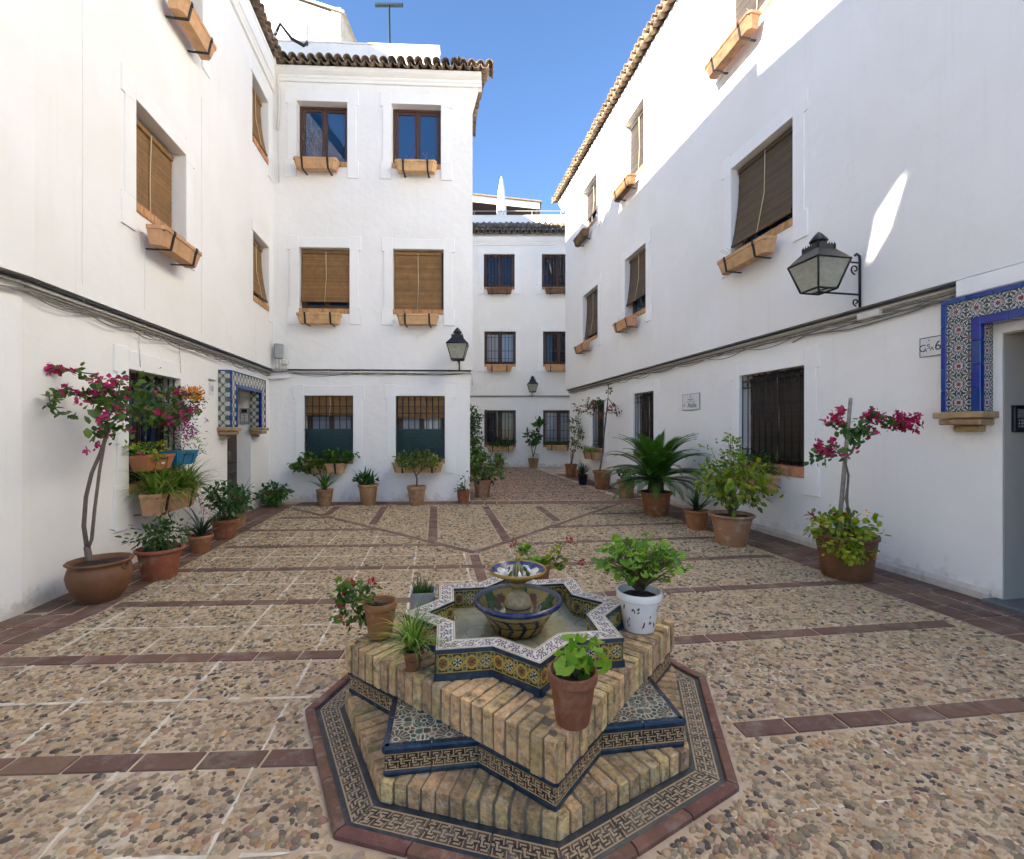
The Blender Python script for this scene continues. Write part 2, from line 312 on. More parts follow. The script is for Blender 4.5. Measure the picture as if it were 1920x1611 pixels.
def place(name, mesh, parent=None, loc=(0, 0, 0), rot=(0, 0, 0), scale=(1, 1, 1), mat4=None):
    """one more object that shares its mesh data"""
    o = bpy.data.objects.new(name, mesh); COL.objects.link(o)
    if parent is not None: o.parent = parent
    if mat4 is not None: o.matrix_local = mat4
    else:
        o.location = loc; o.rotation_euler = rot; o.scale = scale
    return o

class MB:
    """collects faces for ONE mesh object"""
    def __init__(s): s.v = []; s.f = []; s.mi = []; s.cur = 0; s.sm = []; s.smooth = False
    def add(s, vs, fs):
        k = len(s.v); s.v.extend([tuple(p) for p in vs])
        for f in fs:
            s.f.append(tuple(k + i for i in f)); s.mi.append(s.cur); s.sm.append(s.smooth)
        return s
    def quad(s, a, b, c, d): return s.add([a, b, c, d], [(0, 1, 2, 3)])
    def box(s, x0, x1, y0, y1, z0, z1):
        return s.add([(x0, y0, z0), (x1, y0, z0), (x1, y1, z0), (x0, y1, z0), (x0, y0, z1), (x1, y0, z1), (x1, y1, z1), (x0, y1, z1)],
                     [(0, 3, 2, 1), (4, 5, 6, 7), (0, 1, 5, 4), (1, 2, 6, 5), (2, 3, 7, 6), (3, 0, 4, 7)])
    def bbox(s, x0, x1, y0, y1, z0, z1, c=0.006):
        """box with chamfered edges"""
        vs = []; idx = {}
        for sx in (0, 1):
            for sy in (0, 1):
                for sz in (0, 1):
                    X = (x0, x1)[sx]; Y = (y0, y1)[sy]; Z = (z0, z1)[sz]
                    dx = c * (1 - 2 * sx); dy = c * (1 - 2 * sy); dz = c * (1 - 2 * sz)
                    for ax, p in (('x', (X, Y + dy, Z + dz)), ('y', (X + dx, Y, Z + dz)), ('z', (X + dx, Y + dy, Z))):
                        idx[(sx, sy, sz, ax)] = len(vs); vs.append(p)
        g = lambda a, b, c_, ax: idx[(a, b, c_, ax)]
        fs = []
        for q in (0, 1):
            f = [g(q, 0, 0, 'x'), g(q, 1, 0, 'x'), g(q, 1, 1, 'x'), g(q, 0, 1, 'x')]; fs.append(f if q else f[::-1])
            f = [g(0, q, 0, 'y'), g(1, q, 0, 'y'), g(1, q, 1, 'y'), g(0, q, 1, 'y')]; fs.append(f[::-1] if q else f)
            f = [g(0, 0, q, 'z'), g(1, 0, q, 'z'), g(1, 1, q, 'z'), g(0, 1, q, 'z')]; fs.append(f if q else f[::-1])
        for a in (0, 1):
            for b in (0, 1):
                fs.append([g(a, b, 0, 'x'), g(a, b, 1, 'x'), g(a, b, 1, 'y'), g(a, b, 0, 'y')])
                fs.append([g(a, 0, b, 'x'), g(a, 1, b, 'x'), g(a, 1, b, 'z'), g(a, 0, b, 'z')])
                fs.append([g(0, a, b, 'y'), g(1, a, b, 'y'), g(1, a, b, 'z'), g(0, a, b, 'z')])
        for a in (0, 1):
            for b in (0, 1):
                for d in (0, 1): fs.append([g(a, b, d, 'x'), g(a, b, d, 'y'), g(a, b, d, 'z')])
        return s.add(vs, fs)
    def tube(s, pts, r, seg=6, cap=True, r1=None):
        pts = [Vector(p) for p in pts]; n = len(pts); k = len(s.v)
        up = Vector((0, 0, 1)); prev = None
        vs = []
        for i, p in enumerate(pts):
            d = (pts[min(i + 1, n - 1)] - pts[max(i - 1, 0)]).normalized()
            if prev is None:
                a = d.cross(up)
                if a.length < 1e-3: a = d.cross(Vector((1, 0, 0)))
                a.normalize()
            else:
                a = prev - d * prev.dot(d)
                if a.length < 1e-5: a = d.orthogonal()
                a.normalize()
            prev = a; b = d.cross(a)
            rr = r if r1 is None else r + (r1 - r) * i / max(1, n - 1)
            for j in range(seg):
                t = 2 * PI * j / seg
                vs.append(p + (a * math.cos(t) + b * math.sin(t)) * rr)
        fs = [(i * seg + j, i * seg + (j + 1) % seg, (i + 1) * seg + (j + 1) % seg, (i + 1) * seg + j) for i in range(n - 1) for j in range(seg)]
        if cap: fs += [tuple(range(seg))[::-1], tuple((n - 1) * seg + j for j in range(seg))]
        old = s.smooth; s.smooth = True; s.add(vs, fs); s.smooth = old
        return s
    def bar(s, a, b, w_=0.012, d_=None):
        """square bar from a to b"""
        return s.tube([a, b], w_ * 0.7071, 4)
    def lathe(s, prof, seg=32, c=(0, 0, 0), wave=None):
        vs = []
        for (r, z) in prof:
            for j in range(seg):
                t = 2 * PI * j / seg
                rr = r if wave is None else wave(r, z, t)
                vs.append((c[0] + rr * math.cos(t), c[1] + rr * math.sin(t), c[2] + z))
        n = len(prof)
        fs = [(i * seg + j, i * seg + (j + 1) % seg, (i + 1) * seg + (j + 1) % seg, (i + 1) * seg + j) for i in range(n - 1) for j in range(seg)]
        old = s.smooth; s.smooth = True; s.add(vs, fs); s.smooth = old
        return s
    def prism(s, poly, z0, z1):
        n = len(poly)
        vs = [(p[0], p[1], z0) for p in poly] + [(p[0], p[1], z1) for p in poly]
        fs = [tuple(range(n))[::-1], tuple(range(n, 2 * n))] + [(i, (i + 1) % n, n + (i + 1) % n, n + i) for i in range(n)]
        return s.add(vs, fs)
    def mesh(s, name, mats):
        me = bpy.data.meshes.new(name)
        me.from_pydata(s.v, [], s.f)
        mats = mats if isinstance(mats, (list, tuple)) else [mats]
        for m in mats: me.materials.append(m)
        if len(mats) > 1: me.polygons.foreach_set('material_index', s.mi)
        me.polygons.foreach_set('use_smooth', s.sm)
        me.update()
        return me
    def build(s, name, mats, parent=None, loc=(0, 0, 0), rot=(0, 0, 0)):
        return place(name, s.mesh(name, mats), parent, loc, rot)

def np_mesh(name, V, F, mat, smooth=False, cols=None):
    """mesh from numpy arrays; F is an (n,k) array; cols one linear rgb per face"""
    me = bpy.data.meshes.new(name)
    nv, nf, k = len(V), len(F), F.shape[1]
    me.vertices.add(nv); me.vertices.foreach_set('co', np.ascontiguousarray(V, dtype=np.float32).ravel())
    me.loops.add(nf * k); me.loops.foreach_set('vertex_index', np.ascontiguousarray(F, dtype=np.int32).ravel())
    me.polygons.add(nf)
    me.polygons.foreach_set('loop_start', np.arange(0, nf * k, k, dtype=np.int32))
    me.polygons.foreach_set('use_smooth', np.full(nf, smooth))
    me.materials.append(mat)
    me.update(calc_edges=True)
    if cols is not None:
        at = me.color_attributes.new('Col', 'FLOAT_COLOR', 'CORNER')
        c = np.ones((nf, k, 4), dtype=np.float32); c[:, :, :3] = np.asarray(cols)[:, None, :]
        at.data.foreach_set('color', c.ravel())
    me.validate()
    return me

def panel(A, B, C, D, nx, ny, fn, mat, name, depth=0.008, sm=1.0, keep=None):
    """glazed tile face A-B-C-D (A->B along, A->D across) with colours fn(s,t) and a skirt of real thickness behind it"""
    A, B, C, D = [np.array(p, float) for p in (A, B, C, D)]
    s = np.linspace(0, 1, nx + 1); t = np.linspace(0, 1, ny + 1)
    S, T = np.meshgrid(s, t)
    P = (A * ((1 - S) * (1 - T))[..., None] + B * (S * (1 - T))[..., None] + C * (S * T)[..., None] + D * ((1 - S) * T)[..., None])
    V = P.reshape(-1, 3)
    i, j = np.meshgrid(np.arange(nx), np.arange(ny))
    q = (j * (nx + 1) + i)
    F = np.stack([q, q + 1, q + nx + 2, q + nx + 1], -1).reshape(-1, 4)
    sc_, tc_ = (S[:-1, :-1] + .5 / nx).ravel(), (T[:-1, :-1] + .5 / ny).ravel()
    cols = fn(sc_, tc_)
    if keep is not None:
        k = keep(sc_, tc_); F = F[k]; cols = cols[k]
    nrm = np.cross(B - A, D - A); nrm = nrm / np.linalg.norm(nrm)
    if depth:
        base = len(V); rim = [A, B, C, D]
        V = np.concatenate([V, np.array(rim), np.array([p - nrm * depth for p in rim])])
        sk = np.array([[base + a, base + 4 + a, base + 4 + (a + 1) % 4, base + (a + 1) % 4] for a in range(4)])
        F = np.concatenate([F, sk]); cols = np.concatenate([cols, np.full((4, 3), 0.25)])
    return np_mesh(name, V, F, mat, False, cols)

def text_mesh(txt, size, font_mat, name, parent, mat4, extrude=0.001, sx=1.0):
    cu = bpy.data.curves.new(name, 'FONT'); cu.body = txt; cu.size = size; cu.extrude = extrude
    cu.align_x = 'CENTER'; cu.align_y = 'CENTER'
    tmp = bpy.data.objects.new('tmp_text', cu); COL.objects.link(tmp)
    dg = bpy.context.evaluated_depsgraph_get()
    me = bpy.data.meshes.new_from_object(tmp.evaluated_get(dg))
    bpy.data.objects.remove(tmp)
    me.materials.clear(); me.materials.append(font_mat)
    o = place(name, me, parent, mat4=mat4)
    o.scale = (sx, 1, 1)
    return o
# ------------------------------------------------------------------ ground and houses
def frame(ox, oy, dx, dy): return (ox, oy, math.atan2(dy, dx))
FL = frame(-4.259, 3.977, -0.1738, 0.9848)     # left house: x along the wall away from us, y into the wall
FN = frame(-4.25, -8.0, 0.0, 1.0)              # its near stretch beside the camera
FR = frame(2.09, 16.65, 0.1867, -0.9824)       # right house: x along the wall towards us
FB = frame(-5.34, 10.1, 0.999, 0.045)          # corner house, faces us
FD = frame(-2.6, 19.5, 1.0, 0.0)               # house closing the alley
def fpos(F, u, y, z):
    c, s = math.cos(F[2]), math.sin(F[2])
    return (F[0] + c * u - s * y, F[1] + s * u + c * y, z)
def fmat(F): return Matrix.Translation((F[0], F[1], 0)) @ Matrix.Rotation(F[2], 4, 'Z')

ground = MB().quad((-150, -150, -0.012), (150, -150, -0.012), (150, 150, -0.012), (-150, 150, -0.012)).build('ground', M['earth'])
tag(ground, kind='structure')

def wall_face(mb, u0, u1, z0, z1, holes, y, depth, back=False):
    us = sorted({u0, u1, *[h[0] for h in holes], *[h[1] for h in holes]}); zs = sorted({z0, z1, *[h[2] for h in holes], *[h[3] for h in holes]})
    us = [v for v in us if u0 <= v <= u1]; zs = [v for v in zs if z0 <= v <= z1]
    for i in range(len(us) - 1):
        for j in range(len(zs) - 1):
            uc, zc = (us[i] + us[i + 1]) / 2, (zs[j] + zs[j + 1]) / 2
            if any(h[0] < uc < h[1] and h[2] < zc < h[3] for h in holes): continue
            mb.quad((us[i], y, zs[j]), (us[i + 1], y, zs[j]), (us[i + 1], y, zs[j + 1]), (us[i], y, zs[j + 1]))
    for (a, b, c, d) in holes:
        e = y + depth
        mb.quad((a, y, c), (a, y, d), (a, e, d), (a, e, c)); mb.quad((b, y, c), (b, e, c), (b, e, d), (b, y, d))
        mb.quad((a, y, d), (b, y, d), (b, e, d), (a, e, d)); mb.quad((a, y, c), (a, e, c), (b, e, c), (b, y, c))

def surround(H, a, b, c, d, y, lo=0.34, t=0.022, cut=None):
    """raised plaster band with ears round an opening"""
    m = MB(); y0, y1 = y - t, y + 0.002
    m.bbox(a - 0.19, a, y0, y1, c + 0.03, d - 0.06, 0.004); m.bbox(b, b + 0.19, y0, y1, c + 0.03, d - 0.06, 0.004)
    m.bbox(a - 0.245, a, y0, y1, d - 0.06, d + 0.25, 0.004); m.bbox(b, b + 0.245, y0, y1, d - 0.06, d + 0.25, 0.004)
    m.bbox(a, b, y0, y1, d, d + 0.22, 0.004)
    m.bbox(a - 0.245, a, y0, y1, c - lo, c + 0.03, 0.004); m.bbox(b, b + 0.245, y0, y1, c - lo, c + 0.03, 0.004)
    return m.build('window_surround', M['trim'], H)

def sill(parent, a, b, c, y, depth, out=0.02, h=0.10):
    m = MB(); n = max(3, int((b - a) / 0.068)); p = (b - a) / n
    for i in range(n):
        m.bbox(a + i * p + 0.004, a + (i + 1) * p - 0.004, y - out - random.uniform(0, .006), y + depth, c - h, c + 0.004 + random.uniform(0, .004), 0.005)
    m.box(a + .002, b - .002, y - out + 0.012, y + depth, c - h + .004, c - 0.004)
    return m.build('sill', M['sillbrick'], parent)

def blind(parent, a, b, z0, z1, y, mat, tilt=0.0, head=True, cords=1, name='blind'):
    m = MB(); n = int((z1 - z0) / 0.022); p = (z1 - z0) / n
    f = lambda z: y - tilt * ((z1 - z) / (z1 - z0)) ** 2
    for i in range(n):
        z = z0 + i * p; yy = f(z) + random.uniform(-.0015, .0015); j = random.uniform(-.004, .004)
        m.box(a + 0.012 + j, b - 0.012 + j, yy - .004, yy + .003, z + .002, z + p)
    m.tube([(a + .01, f(z0), z0), (b - .01, f(z0), z0)], 0.021, 8)
    if head: m.bbox(a + .008, b - .008, y - .03, y + .02, z1, z1 + 0.075, .01)
    o = m.build(name, mat, parent)
    k = MB(); u = a + (b - a) * 0.5
    k.tube([(u, y - .034, z1 + .04), (u + .006, f((z0 + z1) / 2) - .014, (z0 + z1) / 2), (u - .01, f(z0) - .03, z0 - .02)], 0.007, 5)
    k.build('cord', M['cord'], o if parent.parent is None else parent)
    return o

def casement(H, a, b, c, d, y, glass='glass', bars=False):
    """two-leaf wooden window at depth y; the frame is the part, panes are its sub-parts"""
    m = MB(); fw = 0.055; mid = (a + b) / 2
    for (x0, x1, z0, z1) in ((a, a + fw, c, d), (b - fw, b, c, d), (a + fw, b - fw, d - fw, d), (a + fw, b - fw, c, c + fw)):
        m.bbox(x0, x1, y - .03, y + .05, z0, z1, .006)
    for (p, q) in ((a + fw, mid), (mid, b - fw)):
        s = 0.06
        for (x0, x1, z0, z1) in ((p + .003, p + s, c + fw, d - fw), (q - s, q - .003, c + fw, d - fw), (p + s, q - s, d - fw - s, d - fw - .003), (p + s, q - s, c + fw + .003, c + fw + s + .02)):
            m.bbox(x0, x1, y - .016, y + .036, z0, z1, .006)
        if bars:
            zc = c + (d - c) * .42
            m.bbox(p + s, q - s, y - .01, y + .03, zc - .012, zc + .012, .004)
    m.bbox(mid - .022, mid + .022, y - .028, y - .012, c + fw, d - fw, .006)
    W = m.build('window', M['wood'], H)
    for (p, q) in ((a + fw + .055, mid - .055), (mid + .055, b - fw - .055)):
        g = MB(); g.box(p, q, y + .004, y + .012, c + fw + .06, d - fw - .055)
        g.build('pane', M[glass], W)
    return W

def grille(parent, a, b, c, d, y, step=0.125, rails=(0.06, 0.86, 0.94), rings=False):
    m = MB(); n = int((b - a) / step)
    for i in range(n + 1):
        u = a + .015 + (b - a - .03) * i / n
        m.bar((u, y, c + .01), (u, y, d - .01), 0.016)
    for r in rails:
        z = c + (d - c) * r
        m.box(a + .006, b - .006, y - .012, y + .004, z - .006, z + .006)
    if rings:
        z = c + (d - c) * (rails[-1] + rails[-2]) / 2; rr = (d - c) * (rails[-1] - rails[-2]) / 2
        for i in range(0, n, 2):
            u = a + .015 + (b - a - .03) * (i + .5) / n
            for zz in (z, c + (d - c) * (rails[0] + rails[1]) / 2):
                m.tube([(u + rr * .9 * math.cos(t), y - .004, zz + rr * .9 * math.sin(t)) for t in [k * PI / 6 for k in range(13)]], .006, 4)
        u = a + (b - a) * .5; zz = (c + d) / 2       # scrolled ornament in the middle
        for s in (-1, 1):
            for q in (-1, 1):
                m.tube([(u + s * (.02 + .035 * math.sin(t)), y - .008, zz + q * (.02 + .05 * t / 2)) for t in (0, .6, 1.2, 1.8, 2.4, 3.0)], .006, 4)
    return m.build('grille', M['iron'], parent)

def tile_mesh(name, r0, r1, L, pan=False, seg=8, th=0.014):
    m = MB(); m.smooth = True
    vs = []
    for (yy, r) in ((0, r0), (L, r1)):
        for rr in (r, r - th):
            for k in range(seg + 1):
                t = PI * k / seg
                x, z = rr * math.cos(t), rr * math.sin(t) * 0.95
                vs.append((x, yy, -z + (r0 * .55 if pan else 0) if pan else z))
    n = seg + 1; fs = []
    for k in range(seg):
        fs += [(k, k + 1, 2 * n + k + 1, 2 * n + k), (n + k, 3 * n + k, 3 * n + k + 1, n + k + 1), (k, n + k, n + k + 1, k + 1), (2 * n + k, 2 * n + k + 1, 3 * n + k + 1, 3 * n + k)]
    fs += [(0, 2 * n, 3 * n, n), (seg, n + seg, 3 * n + seg, 2 * n + seg)]
    m.add(vs, fs)
    return m
TILES = {}
for key in ('rooftile', 'rooftile_warm'):
    TILES[key] = (tile_mesh('c', .088, .070, .42).mesh('roof_tile_cover', M[key]), tile_mesh('p', .088, .074, .42, True).mesh('roof_tile_pan', M[key]))

def roof(H, F_loc, rotz, length, z, rows, mat='rooftile', pitch=0.19, slope=20, skip=0.0):
    """eave of curved clay tiles: bed is the part, every tile a sub-part. local x along the eave, y up the slope"""
    t = math.tan(R_(slope)); D = 0.32 * rows + .35; y0b = .30
    m = MB(); m.add([(.3, y0b, -.05 + (y0b - .06) * t), (length - .28, y0b, -.05 + (y0b - .06) * t), (length - .28, D, -.05 + (D - .06) * t), (0, D, -.05 + (D - .06) * t),
                     (.3, y0b, -.015 + (y0b - .06) * t), (length - .28, y0b, -.015 + (y0b - .06) * t), (length - .28, D, -.015 + (D - .06) * t), (0, D, -.015 + (D - .06) * t)],
                    [(0, 3, 2, 1), (4, 5, 6, 7), (0, 1, 5, 4), (1, 2, 6, 5), (2, 3, 7, 6), (3, 0, 4, 7)])
    o = m.build('roof', M['dark_mortar'], H, F_loc, (0, 0, rotz))
    cov, pan = TILES[mat]; n = int(length / pitch)
    for r in range(rows):
        for i in range(n):
            u = pitch * (i + .5); yy = r * 0.32
            for me, du, dz in ((pan, 0, 0.03), (cov, pitch / 2, .075)):
                place('roof_tile', me, o, (u + du + random.uniform(-.008, .008), yy + random.uniform(-.02, .02) - (.03 if du else 0), yy * t + dz + random.uniform(-.006, .006)),
                      (R_(slope - 5) + random.uniform(-.02, .02), random.uniform(-.03, .03), random.uniform(-.035, .035)))
    return o

def cornice(H, u0, u1, z, y, top=0.34, out=0.20, rotz=0, loc=(0, 0, 0)):
    prof = [(0.002, 0), (-.045, 0), (-.05, .05), (-.075, .075), (-.085, .11), (-.11, .12), (-out + .02, top - .09), (-out, top - .07), (-out, top), (0.30, top), (0.30, top - .1), (0.002, top - .1)]
    m = MB(); vs = [(u0, y + p[0], z + p[1]) for p in prof] + [(u1, y + p[0], z + p[1]) for p in prof]; n = len(prof)
    m.add(vs, [(i, (i + 1) % n, n + (i + 1) % n, n + i) for i in range(n)] + [tuple(range(n))[::-1], tuple(range(n, 2 * n))])
    return m.build('cornice', M['trim'], H, loc, (0, 0, rotz))

# ---- left house
HL = thing('house', 'white house along the left side with bamboo blinds and the blue tiled doorway', 'house', (FL[0], FL[1], 0), FL[2], 'white houses round the courtyard')
L_low = [(1.41, 2.54, 0.94, 2.31), (4.09, 5.15, 0.0, 2.42)]
adjL = lambda u: .9715 * u - .133
L_up = [(1.37, 2.48, 4.25, 5.45), (1.80, 2.95, 7.40, 8.62), (4.99, 5.83, 4.20, 5.46), (4.95, 5.79, 7.28, 8.5)]
m = MB(); wall_face(m, 0, 6.3, -.05, 2.92, L_low, 0, .26)
wall_face(m, -.01, 6.3, 2.92, 9.46, L_up, -.10, .24)
m.quad((-.01, -.10, 2.92), (-.01, .02, 2.92), (6.3, .02, 2.92), (6.3, -.10, 2.92))
m.quad((0, 8, -.05), (6.3, 8, -.05), (6.3, 8, 9.45), (0, 8, 9.45)); m.quad((-.01, -.1, 8.1), (-.01, 8, 8.1), (-.01, 8, 9.46), (-.01, -.1, 9.46)); m.quad((-.01, -.1, 9.45), (6.3, -.1, 9.45), (6.3, 8, 9.45), (-.01, 8, 9.45))
m.build('wall', M['stucco'], HL)
LN = fmat(FL).inverted() @ fmat(FN)
m = MB(); wall_face(m, -3, 11.977, -.05, 2.92, [], 0, .2); wall_face(m, -3, 11.99, 2.92, 8.15, [], -.10, .2)
m.quad((-3, -.10, 2.92), (-3, .02, 2.92), (11.98, .02, 2.92), (11.98, -.10, 2.92))
m.quad((-3, -.1, 8.15), (11.99, -.1, 8.15), (11.99, 8, 8.15), (-3, 8, 8.15)); m.quad((-3, 8, -.05), (11.99, 8, -.05), (11.99, 8, 8.15), (-3, 8, 8.15))
m.quad((-3, -.1, -.05), (-3, 8, -.05), (-3, 8, 8.15), (-3, -.1, 8.15))
place('wall', m.mesh('wall', M['stucco']), HL, mat4=LN)
m = MB(); m.box(-2.4, 5.6, 2.0, 7.5, 9.47, 12.82); m.build('attic', M['stucco'], HL)  # unseen upper block, height set to cast the shadow edge on the right house
m = MB()                                         # added unseen thin wall; its slanting slit throws the sun streak beside the lantern
def scr(poly):
    n = len(poly); m.add([(u, .30, z) for u, z in poly] + [(u, .40, z) for u, z in poly], [tuple(range(n)), tuple(range(n, 2 * n))[::-1]] + [(i, n + i, n + (i + 1) % n, (i + 1) % n) for i in range(n)])
scr([(-3, 8.1), (8.10, 8.1), (8.10, 8.46), (7.80, 8.85), (7.60, 9.38), (7.60, 11.85), (-3, 11.85)])
scr([(8.10, 8.1), (11.95, 8.1), (11.95, 11.85), (7.60, 11.85), (7.60, 9.38), (7.97, 9.0), (8.10, 8.46)])
place('screen_wall', m.mesh('screen_wall', M['stucco']), HL, mat4=LN)
cornice(HL, 0, 6.3, 8.95, -.10, .48, .14)
m = MB()
roof(HL, (0.3, -.34, 9.45), 0, 5.75, 9.3, 1)
for (a, b, c, d) in (L_low[0],): surround(HL, a, b, c, d, 0, .5)
surround(HL, *L_up[0], -.10); surround(HL, *L_up[1], -.10)
# shallow vertical pilaster between the far windows
for (a, b, c, d) in L_up[2:]:
    m = MB(); m.bbox(a - .09, b + .22, -.122, -.098, d, d + .2, .004); m.bbox(b, b + .22, -.122, -.098, c - .3, d + .002, .004)
    m.build('window_surround', M['trim'], HL)
for i, (a, b, c, d) in enumerate(L_up):
    W = casement(HL, a, b, c, d, .12)
    sill(W, a, b, c + .005, -.10, .2)
    blind(W, a + .02, b - .02, c + (.02 if i < 2 else .1), d - .13, .055 if i < 2 else .03, M['blind'], 0 if i < 2 else .12)
a, b, c, d = L_low[0]
W = casement(HL, a, b, c, d, .22); grille(W, a, b, c, d, .06, .13, (.06, .5, .9)); sill(W, a, b, c, 0, .2)
m = MB(); m.bbox(4.09, 5.15, .25, .29, 0, 2.42, .004)
for (x0, x1) in ((4.2, 4.56), (4.68, 5.04)):
    for (z0, z1) in ((.2, .8), (.95, 1.5), (1.65, 2.25)): m.bbox(x0, x1, .225, .262, z0, z1, .02)
dr = m.build('door', M['door'], HL)
m = MB(); m.tube([(4.62, .24, 1.05), (4.62, .18, 1.05), (4.62, .18, 1.2)], .012, 6); m.build('handle', mk('brass', (.35, .24, .08), .35, .1, metal=.8), dr)

# ---- near-left, corner house
HB = thing('house', 'white three-storey corner house facing the fountain with two windows on every floor', 'house', (FB[0], FB[1], 0), FB[2], 'white houses round the courtyard')
B_low = [(.75, 1.82, .94, 2.35), (2.75, 3.84, .94, 2.35)]
B_up = [(.66, 1.76, 4.25, 5.60), (2.70, 3.82, 4.25, 5.60), (.61, 1.71, 7.48, 8.81), (2.67, 3.76, 7.48, 8.81)]
m = MB(); wall_face(m, 0, 4.40, -.05, 2.93, B_low, 0, .24); wall_face(m, 0, 4.46, 2.93, 9.46, B_up, -.06, .22)
m.quad((0, -.06, 2.93), (0, .02, 2.93), (4.46, .02, 2.93), (4.46, -.06, 2.93))
sx = -.2217
for (u0, z0, z1) in ((4.40, -.05, 2.93), (4.46, 2.93, 9.46)):
    y0 = 0 if z0 < 0 else -.06
    m.quad((u0, y0, z0), (u0 + sx * 9.4, 9.4, z0), (u0 + sx * 9.4, 9.4, z1), (u0, y0, z1))
m.quad((4.40, 0, 2.93), (4.40 + sx * 9.4, 9.4, 2.93), (4.46 + sx * 9.4, 9.4, 2.93), (4.46, -.06, 2.93))
m.quad((-4, -.06, 9.46), (4.46, -.06, 9.46), (4.46 + sx * 9.4, 9.4, 9.46), (-4, 9.4, 9.46))
m.build('wall', M['stucco'], HB)
m = MB(); m.box(-1.5, 3.63, .62, .82, 9.46, 10.66); m.box(3.43, 3.63, .82, 6, 9.46, 10.66); m.bbox(-1.5, 3.66, .59, .85, 10.66, 10.70, .01)
m.build('parapet', M['stucco'], HB)
cornice(HB, 0, 4.66, 9.22, -.06, .24, .18)
sang = math.atan2(1, sx)                      # the side wall runs up the alley
cornice(HB, -.0, 9.0, 0, 0, .24, .18, sang, (4.46, 0, 9.22))
roof(HB, (-.1, -.36, 9.45), 0, 4.95, 9.7, 2)
roof(HB, (4.46 + .36, -.30, 9.45), sang, 6.0, 9.7, 1)
m = MB(); m.add([(3.7, .4, 9.72), (4.6, -.2, 9.50), (4.45, 2.2, 9.55), (3.7, 1.9, 9.9)], [(0, 1, 2, 3)]); 
o = m.build('roof', M['dark_mortar'], HB)
cov, pan = TILES['rooftile']
for i in range(5):                            # hip of tiles at the street corner
    for j in range(3):
        place('roof_tile', cov, o, (3.78 + j * .34, .42 + i * .3 - j * .2, 9.93 - j * .13 + i * .01), (R_(14), random.uniform(-.03, .03), R_(90) + random.uniform(-.05, .05)))
for i, (a, b, c, d) in enumerate(B_up):
    surround(HB, a, b, c, d, -.06)
    W = casement(HB, a, b, c, d, .13)
    sill(W, a, b, c + .005, -.06, .17)
    if i == 0: blind(W, a + .02, b - .01, c + .19, d - .10, .05, M['blind'], .05)
    if i == 1: blind(W, a - .0, b - .04, c + .02, d - .10, .05, M['blind'])
for i, (a, b, c, d) in enumerate(B_low):
    surround(HB, a, b, c, d, 0, .32)
    W = casement(HB, a, b, c, d, .20, 'glass_curtain'); sill(W, a, b, c, 0, .16)
    blind(W, a + .02, b - .02, c + .98 - i * .05, d - .06, .10, M['blind'], 0, True)
    grille(W, a, b, c, d, .05, .135, (.05, .62, .72, .83))
    k = MB(); k.box(a + .01, b - .01, .026, .032, c + .005, c + .66); k.build('screen', M['lattice_back'], W)
    k = MB(); s = .062; hgt = .655
    for q in range(-12, 30):
        for sg in (1, -1):
            x0, z0 = a + .012 + q * s, c + .008
            x1, z1 = x0 + hgt, z0 + hgt
            if x0 < a + .012: z0 += (a + .012 - x0); x0 = a + .012
            if x1 > b - .012: z1 -= (x1 - b + .012); x1 = b - .012
            if x1 - x0 < .02 or z1 - z0 < .02: continue
            if sg < 0: x0, x1 = (a + b) - x0, (a + b) - x1
            k.tube([(x0, .02 - sg * .004, z0), (x1, .02 - sg * .004, z1)], .0085, 4)
    k.bbox(a + .004, b - .004, .008, .028, c + .65, c + .675, .004)
    k.build('lattice', M['lattice'], W)

# ---- right house
HR = thing('house', 'long white house along the right side with the sunlit top floor and tiled doorway', 'house', (FR[0], FR[1], 0), FR[2], 'white houses round the courtyard')
aR = lambda u: .977 * u + .367
R_low = [(2.32, 3.32, 1.02, 2.47), (5.23, 6.26, 1.02, 2.49), (9.17, 10.50, 1.06, 2.49), (12.70, 13.80, 0, 2.48)]
R_up = [(1.80, 3.11, 4.42, 5.90), (4.98, 6.11, 4.42, 5.93), (9.12, 10.43, 4.54, 5.95), (1.75, 3.03, 7.95, 9.28), (4.93, 6.03, 7.82, 9.38), (8.97, 10.15, 8.02, 9.35)]
m = MB(); wall_face(m, -.0, 20, -.05, 3.04, R_low, 0, .30)
R_holes_far = [h for h in R_up]
wall_face(m, -.12, 20, 3.04, 10.0, R_holes_far, -.12, .26)
m.quad((-.12, -.12, 3.04), (-.12, .02, 3.04), (20, .02, 3.04), (20, -.12, 3.04))
m.quad((0, 0, -.05), (0, 8, -.05), (0, 8, 3.04), (0, 0, 3.04)); m.quad((-.12, -.12, 3.04), (-.12, 8, 3.04), (-.12, 8, 10), (-.12, -.12, 10))
m.quad((-.12, -.12, 10), (20, -.12, 10), (20, 8, 10), (-.12, 8, 10)); m.quad((-.12, 8, -.05), (20, 8, -.05), (20, 8, 10), (-.12, 8, 10))
m.build('wall', M['stucco'], HR)
cornice(HR, -.3, 20, 9.60, -.12, .36, .22)
roof(HR, (-.55, -.52, 9.98), 0, 12.0, 9.98, 1)
for i, (a, b, c, d) in enumerate(R_up):
    surround(HR, a, b, c, d, -.12, .34)
    W = casement(HR, a, b, c, d, .11)
    sill(W, a, b, c + .005, -.12, .2)
    if i < 3: blind(W, a + .02, b - .02, c + (.12, .34, .10)[i], d - .10, .0, M['blind_dark'], (.08, .10, .14)[i])
    else: blind(W, a + .03, b - .03, c + (.42 if i == 3 else .06), d - .14, .04, M['blind_pale'], .02)
